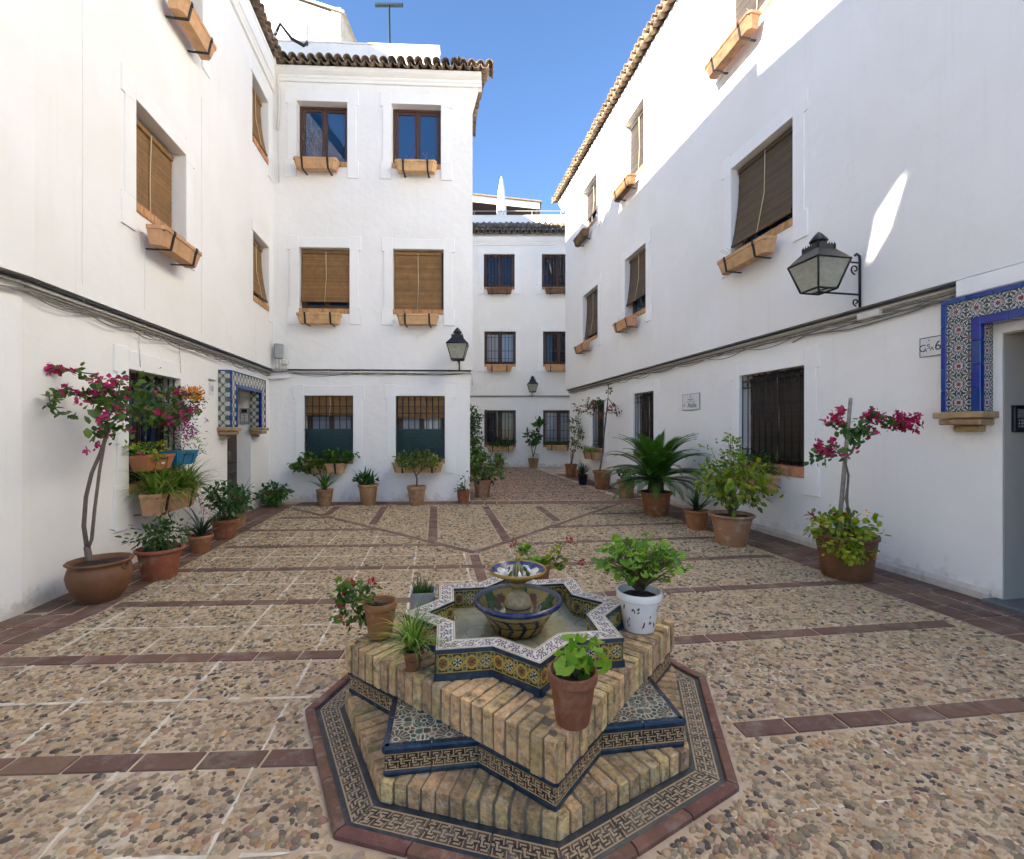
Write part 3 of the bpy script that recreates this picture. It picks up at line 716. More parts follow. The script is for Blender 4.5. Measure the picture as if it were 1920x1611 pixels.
for i, (a, b, c, d) in enumerate(R_low[:3]):
    surround(HR, a, b, c, d, 0, .36)
    W = casement(HR, a, b, c, d, .26); sill(W, a, b, c, 0, .24, .02, .13)
    grille(W, a + .0, b, c + .01, d, .035, .125, (.07, .15, .85, .93), True)
    blind(W, a + .03, b - .03, c + .08, d - .12, .17, M['blind_black'])
m = MB(); m.bbox(12.70, 13.80, .29, .34, 0, 2.48, .004)
for z0, z1 in ((.2, .95), (1.1, 2.3)): m.bbox(12.85, 13.65, .26, .30, z0, z1, .02)
m.build('door', M['door'], HR)
m = MB(); m.box(12.703, 12.712, .004, .29, .02, 2.476); m.box(12.712, 13.79, .004, .29, 2.464, 2.476); m.build('door_jamb', M['jamb'], HR)
m = MB(); m.bbox(12.64, 13.9, -.16, .29, -.01, .055, .01); m.build('doorstep', M['step'], HR)
m = MB(); m.box(0.01, 12.62, -.035, .0, -.02, .07); m.add([(0.01, -.035, .07), (12.62, -.035, .07), (12.62, 0, .11), (0.01, 0, .11)], [(0, 1, 2, 3)])
m.build('plinth', M['plinth'], HR)

# ---- house at the end of the alley
HD = thing('house', 'white house closing off the alley with barred brown windows and a roof terrace', 'house', (FD[0], FD[1], 0), FD[2], 'white houses round the courtyard')
D_w = [(1.42, 2.76, .95, 2.42), (3.92, 5.26, .95, 2.42), (1.42, 2.76, 4.37, 5.77), (3.92, 5.26, 4.37, 5.77), (1.40, 2.71, 7.65, 9.06), (3.87, 5.2, 7.65, 9.06)]
m = MB(); wall_face(m, -1, 12, -.05, 9.9, D_w, 0, .2)
m.quad((-1, 0, 9.9), (12, 0, 9.9), (12, 7, 9.9), (-1, 7, 9.9)); m.quad((-1, 7, 0), (12, 7, 0), (12, 7, 9.9), (-1, 7, 9.9)); m.quad((-1, 0, 0), (-1, 7, 0), (-1, 7, 9.9), (-1, 0, 9.9))
m.build('wall', M['stucco'], HD)
m = MB(); m.box(-1, 12, 1.05, 1.2, 9.9, 11.15); m.bbox(-1, 12, 1.02, 1.23, 11.15, 11.2, .01); m.build('parapet', M['stucco'], HD)
cornice(HD, -1, 12, 9.42, 0, .32, .18)
roof(HD, (-.6, -.36, 9.78), 0, 7.5, 9.78, 3, pitch=.245, slope=40)
for i, (a, b, c, d) in enumerate(D_w):
    surround(HD, a, b, c, d, 0, .30)
    W = casement(HD, a, b, c, d, .12, 'glass_curtain' if i in (1, 2) else 'glass_dark', True); grille(W, a, b, c, d, .03, .14, (.06, .18, .82))
    sill(W, a, b, c, 0, .12)
m = MB()
for u in (0.9, 2.2, 3.5, 4.8, 6.1): m.tube([(u, 1.12, 11.18), (u, 1.12, 11.42)], .014, 6)
m.tube([(-1, 1.12, 11.42), (8, 1.12, 11.42)], .018, 6); m.build('railing', M['grey_box'], HD)
PH = thing('terrace_shelter', 'dark wooden roof terrace shelter with a sloping white fascia above the alley house', 'shelter', (FD[0], FD[1], 0))
def slab(x0, x1, y0, y1, za, zb, h):
    m = MB(); return m.add([(x0, y0, za), (x1, y0, zb), (x1, y1, zb), (x0, y1, za), (x0, y0, za + h), (x1, y0, zb + h), (x1, y1, zb + h), (x0, y1, za + h)], [(0, 3, 2, 1), (4, 5, 6, 7), (0, 1, 5, 4), (1, 2, 6, 5), (2, 3, 7, 6), (3, 0, 4, 7)])
slab(-1.5, 3.95, 3.0, 3.06, 13.02, 12.43, .30).build('fascia', M['trim'], PH)
slab(-1.6, 4.05, 2.9, 7.0, 13.33, 12.73, .06).build('roof', M['rooftile'], PH)
slab(-1.5, 3.93, 3.07, 6.9, 13.15, 12.56, .15).build('ceiling', M['brown_wood'], PH)
m = MB(); m.box(-1.5, 3.9, 6.0, 6.1, 9.9, 12.6); m.box(-1.5, -1.4, 3.1, 6.0, 9.9, 13.1)  # left side wall added out of view to keep sun off the back wall
for u in (-.1, 2.0, 3.75): m.box(u, u + .12, 3.1, 3.22, 9.9, 12.55 - u * .05)
m.build('timber_wall', M['brown_wood'], PH)

# ---- the storey standing back above the roofs
HU = thing('house', 'white gabled storey rising behind the corner house parapet with a stepped tile verge', 'house', (-8.6, 14.0, 0), 0, 'white houses round the courtyard')
m = MB(); m.add([(0, 0, 9.7), (3.15, 0, 9.7), (3.05, 0, 14.35), (1.9, 0, 14.75), (0, 0, 15.3), (0, 4, 9.7), (3.15, 4, 9.7), (3.05, 4, 14.35), (1.9, 4, 14.75), (0, 4, 15.3)],
                [(0, 1, 2, 3, 4), (1, 6, 7, 2), (2, 7, 8, 3), (3, 8, 9, 4), (5, 9, 8, 7, 6), (0, 4, 9, 5)]); m.build('wall', M['stucco'], HU)
m = MB()
for i in range(10):
    z = 9.9 + i * .46; m.bbox(3.16 - i * .009, 3.45 - i * .006, -.03 + .01 * (i % 2), 3.9, z, z + .45, .02)
M['verge'] = mk('pale_verge_tile', (.42, .39, .33), .8, .2, 8); m.build('verge', M['verge'], HU)
m = MB(); m.add([(3.5, -.08, 14.33), (1.9, -.08, 14.85), (-.1, -.08, 15.42), (3.5, 4.1, 14.33), (1.9, 4.1, 14.85), (-.1, 4.1, 15.42), (3.5, -.08, 14.25), (1.9, -.08, 14.77), (-.1, -.08, 15.34)],
                [(0, 3, 4, 1), (1, 4, 5, 2), (0, 1, 7, 6), (1, 2, 8, 7)]); m.build('roof', M['verge'], HU)

# ---- tiled door surrounds
def c3(*a): return np.array(a, float)
def sel(cols, conds, default):
    out = np.tile(np.array(default, float), (len(conds[0]), 1))
    for c, k in zip(cols, conds): out[k] = c
    return out
CREAM, BROWN, BLACK, NAVY, WHITE = (.52, .42, .27), (.10, .035, .018), (.012, .012, .018), (.015, .03, .09), (.62, .60, .54)
def rosette(px, py):
    """white twelve-petal flowers with small stars between them on a dark ground; px, py in tile units"""
    def f(s, t):
        x = ((s - .5) * px + .5) % 1 - .5; y = (t * py) % 1 - .5
        r = np.hypot(x, y); th = np.arctan2(y, x)
        pet = np.abs(np.cos(6 * th)); d1 = np.abs(x) + np.abs(y)
        c = np.hypot(np.abs(x) - .5, np.abs(y) - .5); e = np.minimum(np.hypot(np.abs(x) - .5, y), np.hypot(x, np.abs(y) - .5))
        th2 = np.arctan2(np.abs(y) - .5, np.abs(x) - .5)
        W_ = (.62, .60, .54)
        return sel([(.02, .10, .09), W_, (.20, .13, .06), (.02, .10, .09), W_, (.012, .02, .04), W_, (.045, .03, .17), W_, (.26, .03, .02), (.10, .03, .10)],
                   [np.abs(c - .22) < .06, (np.abs(np.sin(4 * th2)) > .86) & (c < .32) & (c > .08), c < .09, e < .10, (np.abs(e - .115) < .02), r < .395, (r < .385) & (r > .17) & (pet > .42), (r < .33) & (r > .21) & (pet > .8), (r < .21) & (r > .11) & (pet > .5), r < .08, (r > .08) & (r < .105)], (.012, .02, .045))
    return f
def lattice_pat(px, py):
    def f(s, t):
        x = (s * px) % 1 - .5; y = (t * py) % 1 - .5
        r = np.hypot(x, y); d = np.abs(np.abs(x) - np.abs(y)); dia = np.abs(x) * 1.8 + np.abs(y)
        e = np.hypot(np.abs(x) - .5, np.abs(y) - .5)
        return sel([(.03, .035, .03), (.52, .54, .48), (.16, .04, .03), (.52, .54, .48), (.05, .13, .12), (.03, .04, .04)],
                   [d < .11, d < .035, dia < .24, (dia > .24) & (dia < .32), e < .2, (e > .2) & (e < .27)], (.50, .52, .46))
    return f
def portal(H, u0, u1, w_, proj, z0, zb, z1, pat, border, ins):
    core = MB(); e = .006
    core.box(u0 + e, u0 + w_ - e, -proj + e, 0, z0, zb); core.box(u1 - w_ + e, u1 - e, -proj + e, 0, z0, zb); core.box(u0 + e, u1 - e, -proj + e, 0, zb, z1 - e)
    o = core.build('door_surround', M['trim'], H)
    tw = w_ - border - ins; pit = tw * .82
    def T(A, B, C, D, n, m_, px, py):
        place('tile_panel', panel(A, B, C, D, n, m_, pat(px, py), M['glaze'], 'tile_panel', .01), o)
    zz = z0; k = round((zb - z0) / tw)
    for uu in (u0 + border, u1 - w_ + ins):
        T((uu, -proj, z0), (uu + tw, -proj, z0), (uu + tw, -proj, zb + ins), (uu, -proj, zb + ins), 40, 150, tw / pit, round((zb + ins - z0) / pit))
    n = round((u1 - u0 - 2 * border) / tw)
    T((u0 + border, -proj, zb + ins), (u1 - border, -proj, zb + ins), (u1 - border, -proj, z1 - border), (u0 + border, -proj, z1 - border), min(260, 36 * n), 40, round((u1 - u0 - 2 * border) / pit), 1.0)
    pw = proj - .012
    ps = max(1, round(pw / tw * 1.0)); k2 = round((zb - z0) / (pw))
    for uu, sg in ((u0 + w_, 1), (u1 - w_, -1), (u0, -1), (u1, 1)):
        top = zb if uu not in (u0, u1) else z1 - border
        A, B = (uu + sg * .002, -proj + .01, z0), (uu + sg * .002, -.002, z0)
        if sg < 0: A, B = B, A
        T(A, B, (B[0], B[1], top), (A[0], A[1], top), 30, 150, max(1, pw / pit), round((top - z0) / pit))
    t = .012
    def trim(x0, x1, ya, yb, za, zb_):
        L_ = max(x1 - x0, zb_ - za); n_ = max(1, round(L_ / .22))
        for i in range(n_):
            q = MB()
            if x1 - x0 > zb_ - za: q.bbox(x0 + (x1 - x0) * i / n_ + .001, x0 + (x1 - x0) * (i + 1) / n_ - .001, ya, yb, za, zb_, .004)
            else: q.bbox(x0, x1, ya, yb, za + (zb_ - za) * i / n_ + .001, za + (zb_ - za) * (i + 1) / n_ - .001, .004)
            q.build('trim_tile', M['cobalt'], o)
    trim(u0 - .004, u0 + border, -proj - .008, -proj + .02, z0, z1 - border); trim(u1 - border, u1 + .004, -proj - .008, -proj + .02, z0, z1 - border)
    trim(u0 - .004, u1 + .004, -proj - .008, .0, z1 - border, z1)
    trim(u0 + w_ - ins, u0 + w_ + .008, -proj - .009, -proj + .04, z0, zb + ins); trim(u1 - w_ - .008, u1 - w_ + ins, -proj - .009, -proj + .04, z0, zb + ins)
    trim(u0 + w_ + .008, u1 - w_ - .008, -proj - .009, -.002, zb - .006, zb + ins)
    for (a, b) in ((u0, u0 + w_), (u1 - w_, u1)):
        for i, (g, y_, h) in enumerate(((.05, -proj - .05, .062), (.015, -proj - .02, .06), (-.05, -proj * .55, .06))):
            q = MB(); zt = z0 - (0, .066, .13)[i]
            q.bbox(a - g, b + g, y_, .002, zt - h, zt - .002, .008); q.build('corbel', M['stone'], o)
    return o
portal(HR, 12.31, 14.19, .32, .15, 1.77, 2.57, 2.86, rosette, .045, .07)
portal(HL, 3.74, 5.36, .25, .20, 1.64, 2.33, 2.60, lattice_pat, .022, .05)
# ------------------------------------------------------------------ courtyard pavement
FC, FROT, FRAD = (0.035, 2.76), R_(8), 1.222
pav = MB().quad((-6, -9, 0), (9, -9, 0), (9, 20, 0), (-6, 20, 0)).build('pavement', M['mortar'])
tag(pav, kind='structure')
def dL(X, Y): return np.where(Y > 3.98, (X + 3.557 + .1765 * Y) * .985, X + 4.25)
def dR(X, Y): return (5.254 - .19 * Y - X) * .982
def wedge(X, Y): return Y - np.where(X < -.485, 5.957 + (-.485 - X) * .843, 5.957 + (X + .485) * 1.404)   # >0 inside the V
BW_L, BW_R = .64, .76
BAND0, BSTEP = 2.28, 1.03
def band_y(k, X): return BAND0 + BSTEP * k + np.where(X < 0, .045, .13) * X
BARS = (-3.62, -2.64, -1.62, -.55, .55, 1.66)
def oct_r(X, Y):
    """distance measure from the fountain: 1 on the outer edge of its octagonal kerb"""
    a = np.arctan2(Y - FC[1], X - FC[0]) - FROT; r = np.hypot(X - FC[0], Y - FC[1])
    s = (a + PI / 2) % (PI / 4) - PI / 8
    return r * np.cos(s) / (FRAD * math.cos(PI / 8))
tiles = []                                     # (x, y, angle, length, width)
def run(p, q, wd, ln, test=None):
    d = math.hypot(q[0] - p[0], q[1] - p[1]); n = max(1, round(d / ln)); a = math.atan2(q[1] - p[1], q[0] - p[0])
    for i in range(n):
        t = (i + .5) / n; x, y = p[0] + (q[0] - p[0]) * t, p[1] + (q[1] - p[1]) * t
        if test is None or test(x, y): tiles.append((x, y, a, d / n, wd))
ok_f = lambda x, y: oct_r(x, y) > 1.03
for k in range(-2, 7):
    okb = lambda x, y: ok_f(x, y) and wedge(x, y) < -.08 and dL(x, y) > BW_L + .02 and dR(x, y) > BW_R + .02
    y0 = BAND0 + BSTEP * k
    run((-4.8, y0 - .216), (0, y0), .125, .30, okb); run((0, y0), (4.8, y0 + .624), .125, .30, okb)
def okv(x, y): return dL(x, y) > BW_L and dR(x, y) > BW_R and y < 10.0
run((-.485, 5.957), (-4.45, 9.30), .10, .29, okv); run((-.485, 5.957), (2.75, 10.5), .10, .29, okv)
run((-.18, 4.12), (-.485, 5.85), .125, .29)
for xb in BARS: run((xb + .165 * 5, 4.5), (xb, 9.5), .15, .30, lambda x, y: wedge(x, y) > .12 and y < 9.5)
for j in range(3):                             # border along the left house
    o_ = .11 + j * .213
    run((-4.259 + o_ * .985 + .1738 * .12 * j, 3.977 + o_ * .174 - .985 * .12 * j * .6), (-4.259 - .1738 * 5.8 + o_ * .985, 3.977 + .985 * 5.8 + o_ * .174), .203, .27)
    run((-4.25 + o_, .2), (-4.25 + o_, 3.95), .203, .27)
for j in range(3):                             # border along the right house
    o_ = .15 + j * .25
    run((4.99 - o_ * .982, 1.4 - .19 * o_), (4.99 - .19 * 9.2 - o_ * .982 + .01, 1.4 + 9.2 - .19 * o_), .24, .29)
    run((3.2 - o_ * .982, 10.8 - .19 * o_), (3.2 - .19 * 6 - o_ * .982, 16.6), .24, .29, lambda x, y: j < 2)
for j in range(2): run((-4.6, 9.72 + j * .22), (2.6, 10.02 + j * .22), .205, .27, lambda x, y: dR(x, y) > BW_R)
for y_ in (11.6, 13.0, 14.4, 15.8, 17.2): run((-2.5, y_), (2.4, y_ + .1), .11, .3, lambda x, y: dR(x, y) > .5 or y > 16.4)
for x_ in (-.95, .35): run((x_, 17.3), (x_ - .35, 19.3), .15, .3)
tiles = [t for t in tiles if not (t[0] < -5.3 or t[0] > 5)]
def tile_slab(): return MB().bbox(-.5, .5, -.5, .5, -.012, .0055, .004)
base_tile = []
for i in range(5):
    m = MB(); a = .15; b = .07; c = [random.uniform(-.004, .004) for _ in range(8)]
    top = [(-a + .004 + abs(c[0]), -b + .004 + abs(c[1]) * .5, .0055), (a - .004 - abs(c[2]), -b + .004, .0055), (a - .004, b - .004 - abs(c[3]) * .5, .0055), (-a + .004, b - .004 - abs(c[4]) * .5, .0055)]
    bot = [(-a, -b, -.01), (a, -b, -.01), (a, b, -.01), (-a, b, -.01)]
    m.add(bot + top, [(4, 5, 6, 7), (0, 1, 5, 4), (1, 2, 6, 5), (2, 3, 7, 6), (3, 0, 4, 7)])
    base_tile.append(m.mesh('paving_tile', M['paving']))
def vis(t): return t[1] > 1.75 and abs(t[0]) < 1.16 * t[1] + .2
tiles.sort(key=lambda t: (not vis(t), math.hypot(t[0], t[1])))
for (x, y, a, l, wd) in tiles[:296]:
    o = place('paving_tile', random.choice(base_tile), pav, (x, y, random.uniform(0.0, .003)), (random.uniform(-.006, .006), random.uniform(-.006, .006), a + random.choice((0, PI)) + random.uniform(-.008, .008)),
              ((l - .009) / .3, (wd - .005) / .14, 1))
m = MB()
for (x, y, a, l, wd) in tiles[296:]:
    c, s = math.cos(a), math.sin(a); z = .0045 + random.uniform(0, .003); hl, hw = l / 2 - .007, wd / 2 - .004
    P = [(x + c * u - s * v, y + s * u + c * v) for (u, v) in ((-hl, -hw), (hl, -hw), (hl, hw), (-hl, hw))]
    m.add([(p[0], p[1], -.008) for p in P] + [(p[0], p[1], z) for p in P], [(4, 5, 6, 7), (0, 1, 5, 4), (1, 2, 6, 5), (2, 3, 7, 6), (3, 0, 4, 7)])
mat_p2 = mk('red_paving_far', (0.20, 0.105, 0.075), 0.75, 0.22, 5, 0.2, 70, island=[(1, 1, 1), (.8, .8, .8), (1.2, 1.15, 1.1), (.9, .95, 1), (1.05, 1, 1)])
tag(m.build('paving_tile_far', mat_p2, pav), kind='stuff')

# keep-out mask for pebbles: rasterise the tiles
RX0, RY0, RS = -6.0, -0.5, 0.01
mask = np.zeros((2100, 1200), bool)
for (x, y, a, l, wd) in tiles:
    n1, n2 = int(l / .008) + 2, int((wd + .02) / .008) + 2
    U, V_ = np.meshgrid(np.linspace(-l / 2 - .006, l / 2 + .006, n1), np.linspace(-wd / 2 - .008, wd / 2 + .008, n2))
    xx = x + U * math.cos(a) - V_ * math.sin(a); yy = y + U * math.sin(a) + V_ * math.cos(a)
    ii = ((yy - RY0) / RS).astype(int).ravel(); jj = ((xx - RX0) / RS).astype(int).ravel()
    k = (ii >= 0) & (ii < 2100) & (jj >= 0) & (jj < 1200); mask[ii[k], jj[k]] = True
def masked(X, Y):
    i = np.clip(((Y - RY0) / RS).astype(int), 0, 2099); j = np.clip(((X - RX0) / RS).astype(int), 0, 1199)
    return mask[i, j]

# white mortar lines that divide the cobbled fields
lines = []
for k in range(-2, 5):
    for sgn in (-1, 1):
        lines.append((k + .5, sgn))
def line_dist(X, Y):
    kk = (Y - BAND0 - np.where(X < 0, .045, .13) * X) / BSTEP - .5
    d1 = np.abs(kk - np.round(kk)) * BSTEP
    xs = (X + .17 * (Y - 3)) / .62 + .2
    d2 = np.abs(xs - np.round(xs)) * .62
    return d1, d2
m = MB(); 
def strip(p, q, wd):
    n = max(2, int(math.hypot(q[0] - p[0], q[1] - p[1]) / .06)); nx, ny = -(q[1] - p[1]), (q[0] - p[0]); L_ = math.hypot(nx, ny); nx, ny = nx / L_, ny / L_
    prev = None
    for i in range(n + 1):
        t = i / n; x = p[0] + (q[0] - p[0]) * t; y = p[1] + (q[1] - p[1]) * t; h = wd * random.uniform(.12, 1.0) / 2; j = random.uniform(-.004, .004)
        okp = oct_r(x, y) > 1.02 and wedge(x, y) < -.06 and dL(x, y) > BW_L and dR(x, y) > BW_R
        cur = ((x + nx * (h + j), y + ny * (h + j), .0035), (x - nx * (h - j), y - ny * (h - j), .0035)) if okp else None
        if prev and cur and random.random() > .2: m.quad(prev[0], prev[1], cur[1], cur[0])
        prev = cur
for k in range(-2, 6):
    y0 = BAND0 + BSTEP * (k + .5); strip((-4.8, y0 - .216), (0, y0), .032); strip((0, y0), (4.8, y0 + .624), .016)
for q in range(-9, 12):
    X3 = (q - .2) * .62
    strip((X3 + .17 * 3, 0.0), (X3 - .17 * 5.5, 8.5), .028 if X3 < .3 else .012)
tag(m.build('mortar_joint', M['white_mortar'], pav), kind='stuff')

def pebble_xy(y0, y1, sp):
    ys = np.arange(y0, y1, sp * .87); xs = np.arange(-5.3, 5.6, sp)
    X, Y = np.meshgrid(xs, ys); X = X + (np.arange(len(ys)) % 2)[:, None] * sp / 2
    X = (X + rng.uniform(-.30, .30, X.shape) * sp).ravel(); Y = (Y + rng.uniform(-.30, .30, Y.shape) * sp).ravel()
    k = (dL(X, Y) > BW_L + .01) & (dR(X, Y) > BW_R - .03) & (oct_r(X, Y) > 1.015) & ~masked(X, Y) & (np.abs(X) < 1.2 * Y + 2.2) & (rng.random(X.shape) > .05)
    k &= (Y < 9.66 + .04 * (X + 5)) | (Y > 10.15 + .04 * (X + 5)); k &= (Y < 10.1) | (X > -.9 - .1765 * (Y - 10.2))
    d1, d2 = line_dist(X, Y); out_w = wedge(X, Y) < 0
    k &= ~(out_w & (Y < 7.6) & (((d1 < .016) & (X < 0)) | ((d2 < .013) & (X < .4)))) 
    return X[k], Y[k]
def pebble_mesh(X, Y, seg, size, name):
    n = len(X); a = rng.gamma(9, 1 / 9, n) * size; a = np.clip(a, size * .55, size * 1.8); b = a * rng.uniform(.48, .80, n); h = rng.uniform(.4, .7, n) * b
    big = rng.random(n); a *= np.where(big > .95, 1.35, 1); b *= np.where(big > .95, 1.3, 1)
    th = rng.normal(.25, .65, n) - .15 * X; t = np.linspace(0, 2 * PI, seg, endpoint=False)
    rr = 1 + rng.uniform(-.12, .12, (n, seg))
    ring = lambda f, zf: np.stack([a[:, None] * f * rr * np.cos(t), b[:, None] * f * rr * np.sin(t), np.repeat((h * zf)[:, None], seg, 1)], -1)
    P = np.concatenate([ring(1.0, -.15), ring(.80, .66), np.stack([np.zeros(n), np.zeros(n), h], -1)[:, None, :]], 1)
    c, s = np.cos(th)[:, None], np.sin(th)[:, None]
    V = np.stack([P[..., 0] * c - P[..., 1] * s + X[:, None], P[..., 0] * s + P[..., 1] * c + Y[:, None], P[..., 2] + .001], -1)
    j = np.arange(seg); j2 = (j + 1) % seg
    T = np.concatenate([np.stack([j, j2, seg + j2], -1), np.stack([j, seg + j2, seg + j], -1), np.stack([seg + j, seg + j2, np.full(seg, 2 * seg)], -1)])
    Fm = (T[None] + (np.arange(n) * (2 * seg + 1))[:, None, None]).reshape(-1, 3)
    return np_mesh(name, V.reshape(-1, 3), Fm, M['pebble'], True)
X, Y = pebble_xy(-.2, 3.3, .0268)
o = np.argsort(np.hypot(X, Y) + 100 * ((Y < 1.72) | (np.abs(X) > 1.13 * Y))); near, rest = o[:297], o[297:]
protos = [pebble_mesh(np.zeros(1), np.zeros(1), 9, .0185, 'pebble') for i in range(9)]
for i in near:
    place('pebble', protos[random.randrange(9)], pav, (X[i], Y[i], 0), (0, 0, random.uniform(-.7, .7)), (random.uniform(.8, 1.15), random.uniform(.8, 1.15), 1))
tag(place('pebble_field', pebble_mesh(X[rest], Y[rest], 8, .0155, 'pebble_field'), pav), kind='stuff')
for (ya, yb, sp, sg) in ((3.32, 6.0, .029, 6), (6.02, 10.1, .034, 6), (10.12, 19.4, .041, 6)):
    X, Y = pebble_xy(ya, yb, sp)
    tag(place('pebble_field', pebble_mesh(X, Y, sg, sp * .555, 'pebble_field'), pav), kind='stuff')

# ------------------------------------------------------------------ fountain
FT = thing('fountain', 'star shaped brick and painted tile fountain with a two tier ceramic bowl', 'fountain', (FC[0], FC[1], 0), FROT)
ang = [-PI / 2 + k * PI / 4 for k in range(8)]
def octv(r): return [(r * math.cos(a), r * math.sin(a)) for a in ang]
def starv(R):
    out = []
    for k in range(8):
        out.append((R * math.cos(ang[k]), R * math.sin(ang[k]))); rn = R * .76537
        out.append((rn * math.cos(ang[k] + PI / 8), rn * math.sin(ang[k] + PI / 8)))
    return out
def p3(p, z): return (p[0], p[1], z)
BM = ["cccccccccccc", "bbbbbbbbbbcb", "bccccccbbbcb", "bckkkkkkkbcb", "kkkcccckkkcb", "kbbkcckbbkkk", "ccckcckccccc", "kbbkcckbbkkk", "bckkccccckkk", "bcbkkkkkkkcb", "bcbbbccccccb", "bcbbbbbbbbbb", "cccccccccccc"]
BMA = np.array([[{'c': 0, 'b': 1, 'k': 2}[ch] for ch in r] for r in BM])
def fret(n, worn=False, seed=0, palette=((.50, .37, .20), (.085, .032, .016), (.012, .011, .014))):
    pal = np.array(palette)
    def f(s, t):
        x = (np.floor(s * n * 12) % 12).astype(int); y = np.clip(((1 - t) * 13).astype(int), 0, 12)
        c = pal[BMA[y, x]].copy()
        if worn:
            g = np.sin(s * 23 + seed) * np.sin(t * 7 + seed * 2.1) + .6 * np.sin(s * 51 + seed * 3) * np.sin(t * 19 + seed)
            c[g > .95] = (.42, .31, .19)
        return c
    return f
def arabesque(n):
    def f(s, t):
        x = s * n; a = x * 2 * PI; u = np.abs(t - .5)
        w1 = np.abs(t - .5 - .30 * np.sin(a)); w2 = np.abs(t - .5 + .30 * np.sin(a)); w3 = np.abs(t - .5 - .13 * np.sin(2 * a + .6))
        cx = (x * 2) % 1 - .5; r = np.hypot(cx * .75, (t - .5)); odd = (np.floor(x * 2).astype(int) % 2) == 0
        th = np.arctan2(t - .5, cx * .75); cx2 = (x * 2 + .5) % 1 - .5; r2 = np.hypot(cx2 * .8, (np.abs(t - .5) - .33))
        G = (.44, .31, .065)
        return sel([G, (.012, .018, .03), (.30, .22, .06), G, (.03, .12, .08), G, G, (.30, .10, .02), (.03, .11, .075), (.10, .035, .025), (.52, .52, .44)],
                   [u > .445, (u > .42) & (u < .445), w3 < .035, (w1 < .075) | (w2 < .075), (r2 < .10), (np.abs(r2 - .13) < .028), (np.abs(r - .29) < .045) & odd, (r < .25) & odd & (np.cos(th * 5) > -.1), (r < .25) & odd & (np.cos(th * 5) < -.5), (r < .09) & odd, (~odd) & (r < .22) & (np.cos(th * 6) > .1)],
                   (.012, .026, .024))
    return f
def rimfloral(n):
    def f(s, t):
        x = (s * n) % 1 - .5; y = t - .5; a = s * n * 2 * PI
        r = np.hypot(x * .8, y * .9); wv = np.abs(y - .20 * np.sin(a)); x2 = (s * n + .5) % 1 - .5; r2 = np.hypot(x2 * .8, y); r4 = np.hypot(((s * n * 2) % 1 - .5) * .45, np.abs(y) - .27)
        th = np.arctan2(y, x); W_ = (.63, .61, .56); D_ = (.07, .03, .075)
        return sel([W_, D_, W_, (.04, .05, .16), D_, W_, (.04, .05, .16), (.42, .27, .05), W_, (.30, .05, .08), (.60, .54, .42), (.40, .17, .06), W_],
                   [np.abs(y) < .38, (wv > .07) & (wv < .17), r4 < .12, r4 < .06, (r < .25), (r < .22) & (np.cos(th * 6) > -.35), (r < .09), (r < .05), (r2 < .2) & (np.cos(th * 5) > 0), (r2 < .06), np.abs(y) > .38, (np.abs(y) > .42) & (np.abs(y) < .45), np.abs(y) > .47],
                   W_)
    return f
gp = []
for i in range(16):
    a = 2 * PI * (i + .5) / 16; gp += [(.335 * math.cos(a), .335 * math.sin(a))]
    a = 2 * PI * i / 16; gp += [(.425 * math.cos(a), .425 * math.sin(a))]
for (qx, qy) in ((.5, 0), (0, .5), (.34, .34), (.34, -.34), (-.34, .34), (-.34, -.34)):
    gp.append((qx, qy))
GPQ = np.array([(px + i, py + j, k) for k, (px, py) in enumerate(gp) for i in (-1, 0, 1) for j in (-1, 0, 1) if abs(px + i) < .7 and abs(py + j) < .7])
GPAL = np.array([(.010, .06, .055), (.115, .045, .03), (.016, .04, .05), (.03, .10, .09), (.05, .025, .03), (.16, .14, .10)])
GCREAM = (.50, .46, .35)
def girih(s, t, n=1.9):
    """sixteen-pointed stars joined by small polygons, cream lines between"""
    x = (s * n) % 1 - .5; y = (t * n) % 1 - .5
    d = np.hypot(x[:, None] - GPQ[None, :, 0], y[:, None] - GPQ[None, :, 1]); o_ = np.argpartition(d, 1, axis=1)[:, :2]
    dd = np.sort(np.take_along_axis(d, o_, 1), 1); first = np.argmin(d, 1)
    c = GPAL[(GPQ[first, 2].astype(int) * 5 + GPQ[first, 2].astype(int) // 8) % 6].copy()
    c[(dd[:, 1] - dd[:, 0]) < .024] = GCREAM
    for (ox, oy, R0, N_) in ((0, 0, .285, 16), (.5, .5, .20, 12)):
        xx = (x - ox + .5) % 1 - .5; yy = (y - oy + .5) % 1 - .5
        r = np.hypot(xx, yy); th = np.arctan2(yy, xx) * N_ / (2 * PI); fr = np.abs(th - np.round(th)); k = r < R0
        col = GPAL[np.round(th).astype(int) % 2 + (2 if ox else 0)]
        c[k] = col[k]
        c[k & ((.5 - fr) * 2 * PI / N_ * r < .005 + .007 * (r / R0) ** 3)] = GCREAM
        c[k & (r > R0 - .014)] = GCREAM; c[r < .05] = (.02, .03, .035); c[(r < .075) & (r > .045)] = GCREAM
    return c

